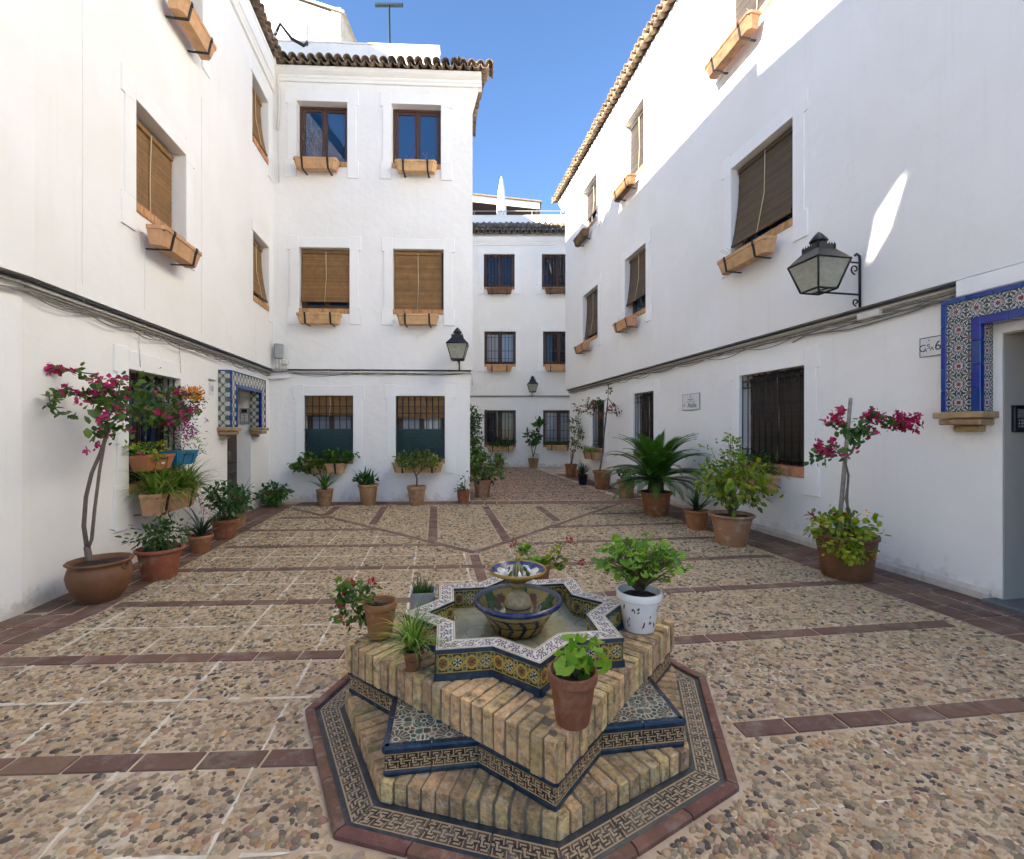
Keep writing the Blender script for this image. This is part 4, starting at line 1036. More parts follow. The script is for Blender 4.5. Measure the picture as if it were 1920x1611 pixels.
# base tier: octagon of bricks on edge
m = MB(); m.prism(octv(.991), -.01, .095); m.build('base_core', M['dark_mortar'], FT)
bmesh_ = {}
def brick_obj(parent, wd, dp, h, M4):
    key = (round(wd, 3), round(dp, 2), round(h, 3))
    if key not in bmesh_:
        bmesh_[key] = []
        for v in range(3):
            b = MB(); b.bbox(-wd / 2, wd / 2, 0, dp, 0, h, .002 + .0012 * v)
            b.v = [(p[0] + random.uniform(-.0022, .0022), p[1] + random.uniform(-.0022, .0022), p[2] + random.uniform(-.0018, .0018)) for p in b.v]
            bmesh_[key].append(b.mesh('brick', M['brick']))
    place('brick', random.choice(bmesh_[key]), parent, mat4=M4)
def brick_edge(P, Q, n, h, z, dp, mit):
    P, Q = Vector((*P, 0)), Vector((*Q, 0)); e = (Q - P); L = e.length; e.normalize(); nin = Vector((-e.y, e.x, 0))
    p = L / n
    for i in range(n):
        x = p * (i + .5); d = min(dp, (min(x, L - x) - p * .45) * mit + .02); d = max(.03, round(d, 2))
        d = round(d - random.choice((0, 0, .01, .02)), 2) if d > .1 else d
        o_ = P + e * x + nin * random.uniform(-.003, .003)
        a = math.atan2(e.y, e.x) + random.uniform(-.02, .02)
        M4 = Matrix.Translation((o_.x, o_.y, z + random.uniform(-.005, .002))) @ Matrix.Rotation(a, 4, 'Z')
        brick_obj(FT, p - random.choice((.009, .011, .013)), d, h, M4)
O1 = octv(1.0)
for k in range(8): brick_edge(O1[k], O1[(k + 1) % 8], 12, .105, -.004, .20, 2.2)
# middle tier: eight-pointed star faced with fret tiles
S1 = starv(.975)
m = MB(); m.prism(starv(.962), .094, .222); m.build('star_core', M['dark_mortar'], FT)
fret_a = [fret(4, True, s_) for s_ in (0, 2, 5)]
fp = {}
for i in range(16):
    P, Q = S1[i], S1[(i + 1) % 16]
    for h in range(2):
        A = (P[0] + (Q[0] - P[0]) * (h * .5 + .004), P[1] + (Q[1] - P[1]) * (h * .5 + .004)); B = (P[0] + (Q[0] - P[0]) * (h * .5 + .496), P[1] + (Q[1] - P[1]) * (h * .5 + .496))
        place('frieze_tile', panel(p3(A, .124), p3(B, .124), p3(B, .196), p3(A, .196), 48, 26, fret_a[(i + h) % 3], M['glaze'], 'frieze_tile', .01), FT)
        for (z0, z1, ex) in ((.198, .229, .010), (.101, .123, .004)):
            d = Vector((B[0] - A[0], B[1] - A[1], 0)).normalized(); nn = Vector((d.y, -d.x, 0)); q = MB(); q.smooth = False
            pr = [(-.006, z0), (ex * .6, z0), (ex, z0 + (z1 - z0) * .3), (ex, z0 + (z1 - z0) * .7), (ex * .5, z1), (-.02, z1)]
            vs = [(A[0] + nn.x * e, A[1] + nn.y * e, z) for (e, z) in pr] + [(B[0] + nn.x * e, B[1] + nn.y * e, z) for (e, z) in pr]
            q.add(vs, [(a, (a + 1) % 6, 6 + (a + 1) % 6, 6 + a) for a in range(6)] + [(5, 4, 3, 2, 1, 0), (6, 7, 8, 9, 10, 11)])
            q.build('trim_tile', M['navy'], FT)
for k in range(1, 8, 2):                       # patterned triangles on the four low points
    T_, N0, N1 = S1[2 * k], S1[2 * k - 1], S1[2 * k + 1]
    ex = 1.10
    A, B, D = Vector((*T_, .228)), Vector((*N0, .228)), Vector((*N1, .228))
    B = A + (B - A) * ex; D = A + (D - A) * ex; C = B + D - A
    n = 120
    place('top_tile', panel(D, A, B, B + D - A, n, n, lambda s, t: girih((1 - s) * .9 + .15, t * .9 + .15, 2.1), M['floor_tile'], 'top_tile', 0, keep=lambda s, t: (1 - s) + t < 1.02), FT)
# slab of bricks on edge turned through 45 degrees
sq = [octv(1.0)[k] for k in (0, 2, 4, 6)]
m = MB(); m.prism([octv(.990)[k] for k in (0, 2, 4, 6)], .224, .375); m.build('slab_core', M['dark_mortar'], FT)
for k in range(4): brick_edge(sq[k], sq[(k + 1) % 4], 22, .158, .227, .245, .92)
m = MB(); m.prism(octv(.50), .379, .3835); m.build('slab_bed', M['mortar'], FT)
# basin
Ro, Ri, z0, z1 = .672, .535, .383, .532
So, Si = starv(Ro), starv(Ri)
m = MB()
So2, Si2 = starv(Ro - .008), starv(Ri + .008)
for i in range(16):
    j = (i + 1) % 16
    m.quad(p3(So2[i], z0 - .01), p3(So2[j], z0 - .01), p3(So2[j], z1 - .004), p3(So2[i], z1 - .004)); m.quad(p3(Si2[j], z0 - .01), p3(Si2[i], z0 - .01), p3(Si2[i], z1 - .004), p3(Si2[j], z1 - .004))
    m.quad(p3(So2[i], z1 - .004), p3(So2[j], z1 - .004), p3(Si2[j], z1 - .004), p3(Si2[i], z1 - .004))
m.build('basin_wall', M['dark_mortar'], FT)
for i in range(16):
    j = (i + 1) % 16
    place('wall_tile', panel(p3(So[i], z0 + .032), p3(So[j], z0 + .032), p3(So[j], z1 - .022), p3(So[i], z1 - .022), 60, 36, arabesque(2), M['glaze'], 'wall_tile', .012), FT)
    place('inner_tile', panel(p3(Si[j], z0 + .02), p3(Si[i], z0 + .02), p3(Si[i], z1 - .016), p3(Si[j], z1 - .016), 48, 30, arabesque(1.5), M['glaze'], 'inner_tile', .012), FT)
    place('rim_tile', panel(p3(So[i], z1), p3(So[j], z1), p3(Si[j], z1), p3(Si[i], z1), 66, 32, rimfloral(3), M['glaze'], 'rim_tile', .006), FT)
    for (S_, a, b, za, zb, e) in ((So, i, j, z0 - .004, z0 + .031, .012), (So, i, j, z1 - .021, z1 - .003, .006), (Si, j, i, z1 - .015, z1 - .003, .004)):
        q = MB(); A, B = Vector((*S_[a], 0)), Vector((*S_[b], 0)); d = (B - A).normalized(); nn = Vector((d.y, -d.x, 0)) * e; bk = Vector((d.y, -d.x, 0)) * -.006
        q.add([(*(A + bk).xy, za), (*(B + bk).xy, za), (*(B + nn).xy, za), (*(A + nn).xy, za), (*(A + bk).xy, zb), (*(B + bk).xy, zb), (*(B + nn * .6).xy, zb), (*(A + nn * .6).xy, zb)],
              [(0, 1, 2, 3), (4, 7, 6, 5), (0, 4, 5, 1), (1, 5, 6, 2), (2, 6, 7, 3), (3, 7, 4, 0)])
        q.build('trim_tile', M['navy'], FT)
def floorpat(s, t):
    x = (s * 5) % 1 - .5; y = (t * 5) % 1 - .5; r = np.hypot(x, y); th = np.arctan2(y, x); on = ((np.floor(s * 5) + np.floor(t * 5)) % 3) == 0
    return sel([(.50, .47, .38), (.30, .30, .24)], [on & (r < .34) & (np.cos(th * 5 + r * 8) > 0), on & (np.abs(r - .4) < .02)], (.56, .50, .39))
place('basin_floor', panel((-.56, -.56, .398), (.56, -.56, .398), (.56, .56, .398), (-.56, .56, .398), 120, 120, floorpat, M['floor_tile'], 'basin_floor', 0, keep=lambda s, t: (np.abs(s - .5) + np.abs(t - .5) < .48) | (np.maximum(np.abs(s - .5), np.abs(t - .5)) < .34)), FT)
m = MB(); m.add([p3(p, .438) for p in starv(Ri + .004)], [tuple(range(16))]); m.build('water', M['water'], FT)
# bowls
def lathe_col(name, prof, seg, fn, wave=None):
    n = len(prof); t = np.linspace(0, 2 * PI, seg + 1)[:-1]
    V = np.array([[r * math.cos(a), r * math.sin(a), z] for (r, z) in prof for a in t])
    F = np.array([[i * seg + j, i * seg + (j + 1) % seg, (i + 1) * seg + (j + 1) % seg, (i + 1) * seg + j] for i in range(n - 1) for j in range(seg)])
    S = np.array([((j + .5) / seg) for i in range(n - 1) for j in range(seg)]); T = np.array([(i + .5) / (n - 1) for i in range(n - 1) for j in range(seg)])
    return np_mesh(name, V, F, M['glaze'], True, fn(S, T))
def resample(prof, n):
    P = np.array(prof, float); d = np.concatenate([[0], np.cumsum(np.hypot(*np.diff(P, axis=0).T))]); q = np.linspace(0, d[-1], n)
    return list(zip(np.interp(q, d, P[:, 0]), np.interp(q, d, P[:, 1])))
OCH, DNV = (.38, .235, .045), (.012, .016, .045)
def bowl_out(s, t):
    x = (s * 22) % 1; y = (t * 1.0)
    ch = (s * 15 + 1.7 * np.abs(t - .33)) % 1; mid = np.abs(t - .33) < .02
    sc_ = .76 + .035 * np.abs(np.sin(s * 2 * PI * 15))
    return sel([DNV, OCH, DNV, (.42, .33, .17), (.012, .020, .10), DNV], [(np.abs(ch - .5) < .15) | mid, ~((np.abs(ch - .5) < .15) | mid), (t < .04), (t > .62) & (t < sc_), t >= sc_, (t > .57) & (t < .62)], OCH)
def bowl_in(s, t):
    a = s * 2 * PI * 6; w1 = np.abs(t - .5 - .3 * np.sin(a)); w2 = np.abs(t - .45 - .3 * np.sin(a + 2.2)); cx = (s * 6) % 1 - .5; r = np.hypot(cx * 1.4, t - .55)
    return sel([(.30, .24, .07), (.05, .12, .035), (.13, .05, .035), (.03, .07, .03), (.02, .04, .10), (.30, .26, .17), (.10, .12, .14)],
               [t > .05, w1 < .16, (w2 < .10), (np.abs(w1 - .16) < .03), r < .14, (r < .09), t > .93], (.24, .19, .085))
prof_o = resample([(.135, .0), (.15, .012), (.175, .06), (.215, .12), (.245, .155), (.262, .165), (.268, .178), (.262, .190), (.250, .192)], 26)
me = lathe_col('bowl', prof_o, 132, bowl_out); bowl = place('bowl', me, FT, (0, 0, .40))
prof_i = resample([(.250, .192), (.240, .180), (.205, .12), (.165, .065), (.12, .04), (.0, .036)][::-1], 24)
place('bowl_inside', lathe_col('bowl_inside', prof_i, 120, bowl_in), bowl)
def ped(s, t):
    return sel([(.34, .29, .18), OCH, (.03, .05, .13), (.26, .19, .08)], [t > 0, (np.sin(s * 2 * PI * 9) * np.sin(t * 40) > .4), np.abs(t - .4) < .03, t > .75], (.5, .45, .36))
place('pedestal', lathe_col('pedestal', resample([(.10, .035), (.095, .06), (.07, .09), (.075, .12), (.085, .16), (.07, .20), (.042, .225), (.036, .25), (.05, .27), (.03, .285)], 30), 40, ped), FT, (0, 0, .40))
def up_out(s, t): return sel([OCH, DNV, OCH], [t > .62, (t <= .62) & ((s * 40) % 1 > .25), t <= .05], (.22, .13, .03))
ub = place('upper_bowl', lathe_col('upper_bowl', resample([(.03, .0), (.06, .008), (.105, .035), (.145, .058), (.168, .066), (.174, .076), (.168, .086)], 16), 80, up_out), FT, (0, 0, .682))
def up_in(s, t):
    x = (s * 9) % 1 - .5; sc_ = .5 + .38 * np.sqrt(np.clip(1 - (2 * x) ** 2, 0, 1))
    return sel([WHITE, (.03, .05, .16), (.40, .30, .08), OCH], [t < sc_, (np.abs(t - sc_) < .05), (np.abs(x) < .12) & (t < .5), t > .93], (.015, .03, .16))
place('upper_bowl_inside', lathe_col('upper_bowl_inside', resample([(.0, .03), (.08, .035), (.13, .055), (.168, .086)], 22), 90, up_in), ub)
def fin(s, t): return sel([(.05, .11, .07), (.35, .25, .06), OCH], [np.sin(s * 2 * PI * 10) > .2, np.sin(s * 2 * PI * 10) <= .2, t > .78], (.3, .3, .2))
place('finial', lathe_col('finial', resample([(.012, 0), (.03, .01), (.034, .035), (.028, .065), (.014, .085), (.011, .10), (.018, .11), (.012, .125), (.006, .14), (.001, .142)], 26), 40, fin), FT, (0, 0, .712))
for i in range(8):                             # little modelled leaves inside the upper bowl
    a = 2 * PI * i / 8
    q = MB(); q.smooth = True
    q.lathe([(.002, 0), (.011, .012), (.010, .03), (.002, .046)], 8)
    q.build('modelled_leaf', M['leaf_olive'] if i % 2 else M['ceramic_white'], ub, (.085 * math.cos(a), .085 * math.sin(a), .045), (R_(35) * math.sin(a), -R_(35) * math.cos(a), 0))
# tiled octagonal apron with a kerb of red bricks
r0, r1, r2, r3, r4 = 1.0, 1.03, 1.135, 1.163, 1.215
V0, V1, V2, V3, V4 = octv(r0), octv(r1), octv(r2), octv(r3), octv(r4)
m = MB(); m.add([p3(p, .0045) for p in octv(r3 + .01)] + [p3(p, .0045) for p in octv(.97)], [(k, (k + 1) % 8, 8 + (k + 1) % 8, 8 + k) for k in range(8)]); m.build('apron_bed', M['dark_mortar'], FT)
for k in range(8):
    j = (k + 1) % 8
    for h in range(3):
        a, b = (h + .012) / 3, (h + .988) / 3
        mixp = lambda P, Q, t: (P[0] + (Q[0] - P[0]) * t, P[1] + (Q[1] - P[1]) * t)
        place('apron_tile', panel(p3(mixp(V2[k], V2[j], a), .010), p3(mixp(V2[k], V2[j], b), .010), p3(mixp(V1[k], V1[j], b), .010), p3(mixp(V1[k], V1[j], a), .010), 60, 26, fret(5, True, k * 1.7 + h, ((.41, .32, .20), (.085, .042, .027), (.016, .015, .019))), M['floor_tile'], 'apron_tile', .004), FT)
    for (Pa, Pb) in ((V0, V1), (V2, V3)):
        q = MB(); q.add([p3(Pb[k], .009), p3(Pb[j], .009), p3(Pa[j], .012), p3(Pa[k], .012), p3(Pb[k], .002), p3(Pb[j], .002)], [(0, 1, 2, 3), (4, 5, 1, 0)]); q.build('apron_trim', M['slate'], FT)
    for h in range(3):
        a, b = (h + .012) / 3, (h + .988) / 3
        A, B, C, D = mixp(V4[k], V4[j], a), mixp(V4[k], V4[j], b), mixp(V3[k], V3[j], b), mixp(V3[k], V3[j], a)
        q = MB(); c = .006; ct = lambda p, f: (p[0] * f, p[1] * f)
        q.add([p3(A, -.01), p3(B, -.01), p3(C, -.01), p3(D, -.01), p3(A, .018), p3(B, .018), p3(C, .02), p3(D, .02), p3(ct(A, .993), .026), p3(ct(B, .993), .026), p3(ct(C, 1.006), .026), p3(ct(D, 1.006), .026)],
              [(0, 1, 5, 4), (1, 2, 6, 5), (2, 3, 7, 6), (3, 0, 4, 7), (4, 5, 9, 8), (5, 6, 10, 9), (6, 7, 11, 10), (7, 4, 8, 11), (8, 9, 10, 11)])
        q.build('kerb_brick', M['curbtile'], FT)
# ------------------------------------------------------------------ plants
def ray(px, py, Y):
    """survey: point at depth Y along the sight line measured on the photograph"""
    return Vector(((px - 960) / 860 * Y, Y, 1.6 + (804 - py) / 860 * Y))
def shp(vs, fs): return (vs, fs)
OVAL = shp([(0, 0, 0), (.35, .26, .05), (.75, .20, .02), (1, 0, -.10), (.75, -.20, .02), (.35, -.26, .05), (.4, 0, -.02), (.75, 0, -.04)],
           [(0, 6, 1), (6, 7, 2, 1), (7, 3, 2), (0, 5, 6), (6, 5, 4, 7), (7, 4, 3)])
NARROW = shp([(0, 0, 0), (.4, .10, .03), (.8, .07, 0), (1, 0, -.06), (.8, -.07, 0), (.4, -.10, .03), (.5, 0, -.01)],
             [(0, 6, 1), (6, 3, 2, 1), (0, 5, 6), (6, 5, 4, 3)])
def lobed():
    vs = [(.45, 0, -.04)]; n = 15
    for i in range(n):
        a = -PI * .86 + 2 * PI * .86 * i / (n - 1); r = .5 * (1 + .10 * math.cos(a * 5.8)) * (1 if i % 2 else .93)
        vs.append((.45 + r * math.cos(a), r * math.sin(a), .05 * math.cos(a * 5.8) + .03))
    return shp(vs, [(0, i, i + 1) for i in range(1, n)] + [(0, n, 1)][:0])
LOBED = lobed()
PETAL = shp([(0, 0, 0), (.6, .35, .1), (1, 0, .05), (.6, -.35, .1)], [(0, 3, 2, 1)])
BRACT = shp([(0, 0, 0), (.45, .38, .12), (1, 0, .18), (.45, -.38, .12), (.5, 0, 0)], [(0, 4, 1), (4, 2, 1), (0, 3, 4), (4, 3, 2)])
def basis(d, n):
    d = Vector(d).normalized(); n = Vector(n); y = n.cross(d)
    if y.length < 1e-4: y = d.orthogonal()
    y.normalize(); z = d.cross(y)
    return d, y, z
def leaf_into(mb, shape, pos, d, n, size, wd=1.0):
    d, y, z = basis(d, n); pos = Vector(pos)
    mb.add([pos + (d * v[0] + y * v[1] * wd + z * v[2]) * size for v in shape[0]], shape[1])
def rv(s=1.0): return Vector((random.gauss(0, s), random.gauss(0, s), random.gauss(0, s)))
def bush(parent, name, mat, c, rad, n, size, shape=OVAL, up=.5, clumps=None, wd=1.0, hang=0.0, spread=.33):
    m = MB(); m.smooth = True; c = Vector(c)
    cl = []
    for _ in range(clumps or max(5, n // 14)):
        v = rv().normalized(); r = random.random() ** .45
        cl.append(Vector((v.x * rad[0] * r, v.y * rad[1] * r, v.z * rad[2] * r)))
    for i in range(n):
        q = random.choice(cl); s = spread * min(rad)
        p = q + Vector((random.gauss(0, s), random.gauss(0, s), random.gauss(0, s * .8)))
        out = Vector((p.x / rad[0], p.y / rad[1], p.z / rad[2]))
        d = out.normalized() * .8 + rv(.45) + Vector((0, 0, -.15 - hang))
        nrm = Vector((0, 0, 1)) * up + out * .5 + rv(.35)
        leaf_into(m, shape, c + p, d, nrm, size * random.uniform(.6, 1.25), wd)
    return m.build(name, mat, parent), cl
def stems(parent, base, c, cl, r=.006, mat='stem', every=1, name='stem'):
    m = MB(); base = Vector(base); c = Vector(c)
    for q in cl[::every]:
        e = c + q; mid = base.lerp(e, .5) + Vector((0, 0, .15 * (e - base).length)) + rv(.01)
        b0 = base + Vector((random.uniform(-.03, .03), random.uniform(-.03, .03), 0))
        m.tube([b0, b0.lerp(mid, .5) + rv(.006), mid, e], r, 5, True, r * .5)
    return m.build(name, M[mat], parent)
def strap_into(m, base, az, el, L, wd, curve, seg=7, fold=.25):
    base = Vector(base); hd = Vector((math.cos(az), math.sin(az), 0)); sd_ = Vector((-math.sin(az), math.cos(az), 0)); p = base.copy(); a = el; vs = []
    for i in range(seg + 1):
        t = i / seg; w_ = wd * (0.55 + .45 * math.sin(PI * min(1, t * 1.4 + .15))) * (1 - t ** 3) + .0008
        upv = hd * -math.sin(a) + Vector((0, 0, math.cos(a)))
        vs += [p + sd_ * w_ + upv * w_ * fold, p, p - sd_ * w_ + upv * w_ * fold]
        p = p + (hd * math.cos(a) + Vector((0, 0, math.sin(a)))) * (L / seg); a -= curve / seg * (.4 + 1.2 * t)
    fs = []
    for i in range(seg):
        k = 3 * i; fs += [(k, k + 1, k + 4, k + 3), (k + 1, k + 2, k + 5, k + 4)]
    m.add(vs, fs)
def straps(parent, name, mat, base, n, L, wd, el=(40, 80), curve=1.2, jitter=.02, each=False, az=(0, 2 * PI), line=0.0):
    m = MB(); m.smooth = True
    for i in range(n):
        if each: m = MB(); m.smooth = True
        a = az[0] + (az[1] - az[0]) * (i + random.random()) / n
        b = Vector(base) + Vector((random.uniform(-jitter - line, jitter + line), random.uniform(-jitter, jitter), 0))
        strap_into(m, b, a, R_(random.uniform(*el)), L * random.uniform(.65, 1.1), wd * random.uniform(.8, 1.1), curve * random.uniform(.6, 1.3))
        if each: m.build(name, mat, parent)
    if not each: return m.build(name, mat, parent)
def blooms(parent, mat, pts, r, n, size, shape=PETAL, name='flower', single=False):
    m = MB(); m.smooth = True
    single = single or 1 < len(pts) <= 12
    for q, c in enumerate(pts):
        if single: m = MB(); m.smooth = True
        for i in range(n):
            v = rv().normalized(); leaf_into(m, shape, Vector(c) + v * r * random.uniform(.3, 1), v + rv(.3), rv(1), size * random.uniform(.7, 1.2))
        if single: m.build(name, mat, parent)
    if not single:
        o = m.build(name, mat, parent)
        if len(pts) > 12: o['kind'] = 'stuff'
        return o

# ------------------------------------------------------------------ pots
def pot_parts(T, style, rt, h, mat, soil=.06):
    """pot and soil of a potted plant"""
    rb = rt * .68; m = MB(); wave = None
    if style == 'classic':
        pr = [(0, .0), (rb * .96, 0), (rb, .006), (rt * .90, h * .78), (rt * .91, h * .80), (rt * .985, h * .81), (rt, h * .83), (rt, h * .985), (rt * .985, h), (rt * .90, h), (rt * .88, h * .97), (rt * .82, h * .6), (0, h * .6)]
    elif style == 'plain':
        pr = [(0, 0), (rb * 1.05, 0), (rb * 1.08, .006), (rt * .94, h * .9), (rt * .99, h * .93), (rt, h * .96), (rt, h), (rt * .92, h), (rt * .9, h * .96), (rt * .85, h * .6), (0, h * .6)]
    elif style == 'rolled':
        pr = [(0, 0), (rb * .95, 0), (rb, .008), (rt * .86, h * .82), (rt * .88, h * .86), (rt * .97, h * .885), (rt, h * .92), (rt * 1.0, h * .97), (rt * .96, h), (rt * .88, h), (rt * .84, h * .9), (rt * .8, h * .6), (0, h * .6)]
    elif style == 'wavy':
        pr = [(0, 0), (rb * .92, 0), (rb * .96, .01), (rt * .80, h * .6), (rt * .88, h * .84), (rt * .93, h * .90), (rt, h * .93), (rt * 1.02, h * .97), (rt * .98, h), (rt * .88, h * .99), (rt * .84, h * .9), (rt * .8, h * .6), (0, h * .6)]
        wave = lambda r, z, t: r * (1 + (.025 * math.sin(18 * t) if z > h * .91 and r > rt * .9 else 0))
    elif style == 'urn':
        pr = [(0, 0), (rt * .52, 0), (rt * .56, .012), (rt * .74, h * .18), (rt * .93, h * .45), (rt * .985, h * .66), (rt * .93, h * .82), (rt * .885, h * .875), (rt * .92, h * .91), (rt * .99, h * .95), (rt * 1.0, h * .98), (rt * .97, h), (rt * .88, h * .985), (rt * .82, h * .9), (rt * .82, h * .7), (0, h * .7)]
        wave = lambda r, z, t: r * (1 + (.012 * math.sin(26 * t) if z > h * .93 and r > rt * .9 else 0))
    elif style == 'ribbed':
        pr = [(0, 0), (rb * 1.05, 0), (rb * 1.12, .02), (rt * .86, h * .5), (rt * .94, h * .86), (rt * .95, h * .9), (rt * 1.0, h * .91), (rt, h * .99), (rt * .96, h), (rt * .9, h * .97), (rt * .84, h * .6), (0, h * .6)]
    m.lathe(pr, 40, wave=wave)
    P = m.build('pot', mat, T)
    s = MB(); s.smooth = True
    pz = h * (1 - soil / h * .6); s.lathe([(rt * .88, pz - .01), (rt * .6, pz + .004), (rt * .3, pz + .008), (.001, pz + .012)], 20)
    s.v = [(x, y, z + random.uniform(-.006, .006)) for (x, y, z) in s.v]
    s.build('soil', M['soil'], T)
    return P
def potted(x, y, label, style, rt, h, mat, z=0.0, cat='potted plant', group='potted plants along the courtyard', name='potted_plant'):
    T = thing(name, label, cat, (x, y, z), random.uniform(0, .5) if style != 'square' else 0, group)
    T.rotation_euler.z = 0
    pot_parts(T, style, rt, h, M[mat])
    return T
def loc(T, p): return Vector(p) - Vector(T.location)

# left wall, from the camera outwards
T = potted(-3.86, 4.30, 'tall bougainvillea with two bare bowed stems in a wide earthenware bowl by the left wall', 'urn', .25, .385, 'terra_brown', cat='bougainvillea', name='bougainvillea')
m = MB(); m.tube([(.26 * math.cos(t) * .0 + .237, .03 * math.cos(k), .33 + .03 * math.sin(k)) for k in [q * PI / 5 for q in range(11)] for t in (0,)], .008, 5); m.build('handle', M['terra_brown'], T)
Yb = 4.35
def tr(pts, Y=Yb): return [loc(T, ray(px, py, Y if len(r_) == 0 else r_[0])) for (px, py, *r_) in pts]
m = MB()
m.tube(tr([(168, 1062), (166, 1040), (163, 1024)]), .030, 8, True, .026)
m.tube(tr([(163, 1026), (157, 985), (161, 930), (172, 885), (188, 848), (197, 820)]), .019, 7, True, .014)
m.tube(tr([(165, 1028), (172, 1010), (178, 950), (187, 880), (196, 830), (206, 800)]), .015, 7, True, .012)
br = [[(197, 820), (205, 795), (222, 783), (244, 776)], [(197, 822), (196, 800), (205, 780), (215, 762)], [(215, 762), (200, 745), (180, 738), (150, 735), (118, 733), (92, 742, 4.15), (95, 758, 4.1), (112, 772, 4.1), (130, 774, 4.1)],
      [(205, 780), (192, 750), (193, 718), (175, 700), (150, 697), (120, 692), (92, 690, 4.25)], [(222, 783), (240, 750, 4.6), (262, 730, 4.8), (300, 740, 5.0)], [(215, 785), (228, 770), (262, 760, 4.7), (290, 770, 4.9)], [(300, 745, 5.0), (335, 775, 5.1), (355, 778, 5.1), (372, 765, 5.1)], [(215, 762), (222, 735, 4.5), (228, 705, 4.5)]]
for b in br: m.tube(tr(b), .010, 5, True, .004)
m.build('trunk', M['bark'], T)
fm, bm_ = MB(), MB(); fm.smooth = bm_.smooth = True
def leafy(pts, n, sz, spread, mag=.15, nb=1.0):
    P = tr(pts)
    for i in range(n):
        k = random.random() * (len(P) - 1); q = int(k); p = P[q].lerp(P[q + 1], k - q) + rv(spread)
        leaf_into(fm, OVAL, p, rv() + Vector((0, -.3, -.4)), Vector((0, -.6, .8)) + rv(.5), sz * random.uniform(.6, 1.2), 1.25)
        if random.random() < mag:
            c = p + rv(spread * .8)
            for _ in range(6): leaf_into(bm_, BRACT, c + rv(.012), rv() + Vector((0, -.4, 0)), rv() + Vector((0, -1, 0)), .052 * random.uniform(.7, 1.15))
leafy(br[2], 64, .075, .018, .02); leafy(br[2][:5], 26, .06, .035, .3); leafy(br[3], 46, .06, .026, .12); leafy(br[3][4:], 10, .03, .012, .7)
leafy(br[0], 18, .07, .05, .12); leafy(br[1], 26, .07, .05, .2); leafy(br[4], 120, .085, .13, .03); leafy(br[5], 110, .085, .12, .04); leafy(br[7], 50, .07, .06, .12); leafy(br[6], 26, .06, .03, .1)
leafy([(160, 735), (200, 735)], 24, .05, .05, .4); leafy([(195, 800), (235, 800)], 18, .06, .05, .3)
fm.build('foliage', M['leaf_mid'], T); tag(bm_.build('flower', M['magenta'], T), kind='stuff')

T = potted(-3.80, 4.95, 'low leafy dark green bush in a broad rolled-rim terracotta pot by the left wall', 'rolled', .225, .33, 'terra')
o, cl = bush(T, 'foliage', M['leaf_dark'], (0, 0, .47), (.27, .24, .16), 420, .062, OVAL, .8); stems(T, (0, 0, .3), (0, 0, .47), cl, .005, every=2)
T = potted(-4.06, 5.98, 'dark strap-leaved plant with a pink flower spike in a small pot by the left wall', 'classic', .145, .23, 'terra')
straps(T, 'leaf', M['leaf_strap'], (0, 0, .21), 18, .52, .022, (25, 75), 1.0, .02, True)
m = MB(); m.tube([(.02, 0, .2), (.05, -.02, .45), (.06, -.03, .58)], .005, 5); m.build('stem', M['stem'], T); blooms(T, M['pink'], [(.06, -.03, .58), (.055, -.03, .53)], .035, 16, .03)
T = potted(-4.22, 6.75, 'dense dark bush with spiky leaves behind it in a terracotta pot before the left doorway', 'classic', .185, .29, 'terra')
o, cl = bush(T, 'foliage', M['leaf_dark'], (.02, 0, .58), (.26, .24, .27), 420, .085, OVAL, .6); stems(T, (0, 0, .26), (.02, 0, .58), cl, .006, every=2)
straps(T, 'leaf', M['leaf_strap'], (-.05, .1, .26), 8, .5, .02, (5, 40), .6, .03, True, (-2.4, -1.4))
T = potted(-4.58, 7.65, 'aloe with long grey-green leaves in a pale pot by the foot of the left doorway', 'plain', .15, .28, 'terra_old')
straps(T, 'leaf', M['leaf_olive'], (0, 0, .27), 16, .72, .026, (25, 82), .7, .03, True)
bush(T, 'foliage', M['leaf_olive'], (.08, -.05, .3), (.2, .16, .12), 130, .06, NARROW, .5)
T = potted(-5.00, 9.62, 'bushy green plant hiding its pot in the corner beside the white corner house', 'classic', .16, .30, 'terra')
o, cl = bush(T, 'foliage', M['leaf_mid'], (.04, -.10, .26), (.30, .22, .24), 330, .11, OVAL, .6, hang=.2); stems(T, (0, 0, .27), (.04, -.1, .28), cl, .006, every=3)
# along the corner house
T = potted(-3.92, 9.60, 'dracaena-like strappy plant with curved leaves in a flared pot under the left window', 'plain', .175, .35, 'terra_old')
straps(T, 'leaf', M['leaf_mid'], (0, 0, .34), 14, .66, .028, (20, 85), 1.1, .02, True)
m = MB(); m.tube([(0, 0, .3), (.02, 0, .62)], .006, 5); m.build('stem', M['stem'], T); blooms(T, M['pink'], [(.02, 0, .63)], .03, 12, .035)
T = potted(-3.06, 9.76, 'upright broad-leaved fern in a tall beige pot between the two ground windows', 'rolled', .215, .44, 'terra_old')
straps(T, 'leaf', M['leaf_dark'], (0, 0, .42), 20, .42, .05, (48, 88), .5, .09, True)
o, cl = bush(T, 'foliage', M['leaf_dark'], (0, 0, .5), (.22, .16, .12), 120, .09, OVAL, .5)
T = potted(-2.02, 9.70, 'small lemon tree with a forked trunk in a pinkish pot under the right window', 'classic', .20, .41, 'terra_old', cat='potted tree')
m = MB(); m.tube([(0, 0, .38), (.01, 0, .55), (-.02, 0, .66)], .022, 7, True, .017); m.tube([(-.02, 0, .64), (-.08, 0, .80), (-.14, 0, .92)], .013, 6); m.tube([(-.01, 0, .62), (.12, .02, .76), (.24, .03, .9)], .013, 6); m.tube([(.1, 0, .74), (.12, -.04, .95)], .01, 5)
m.build('trunk', M['bark'], T)
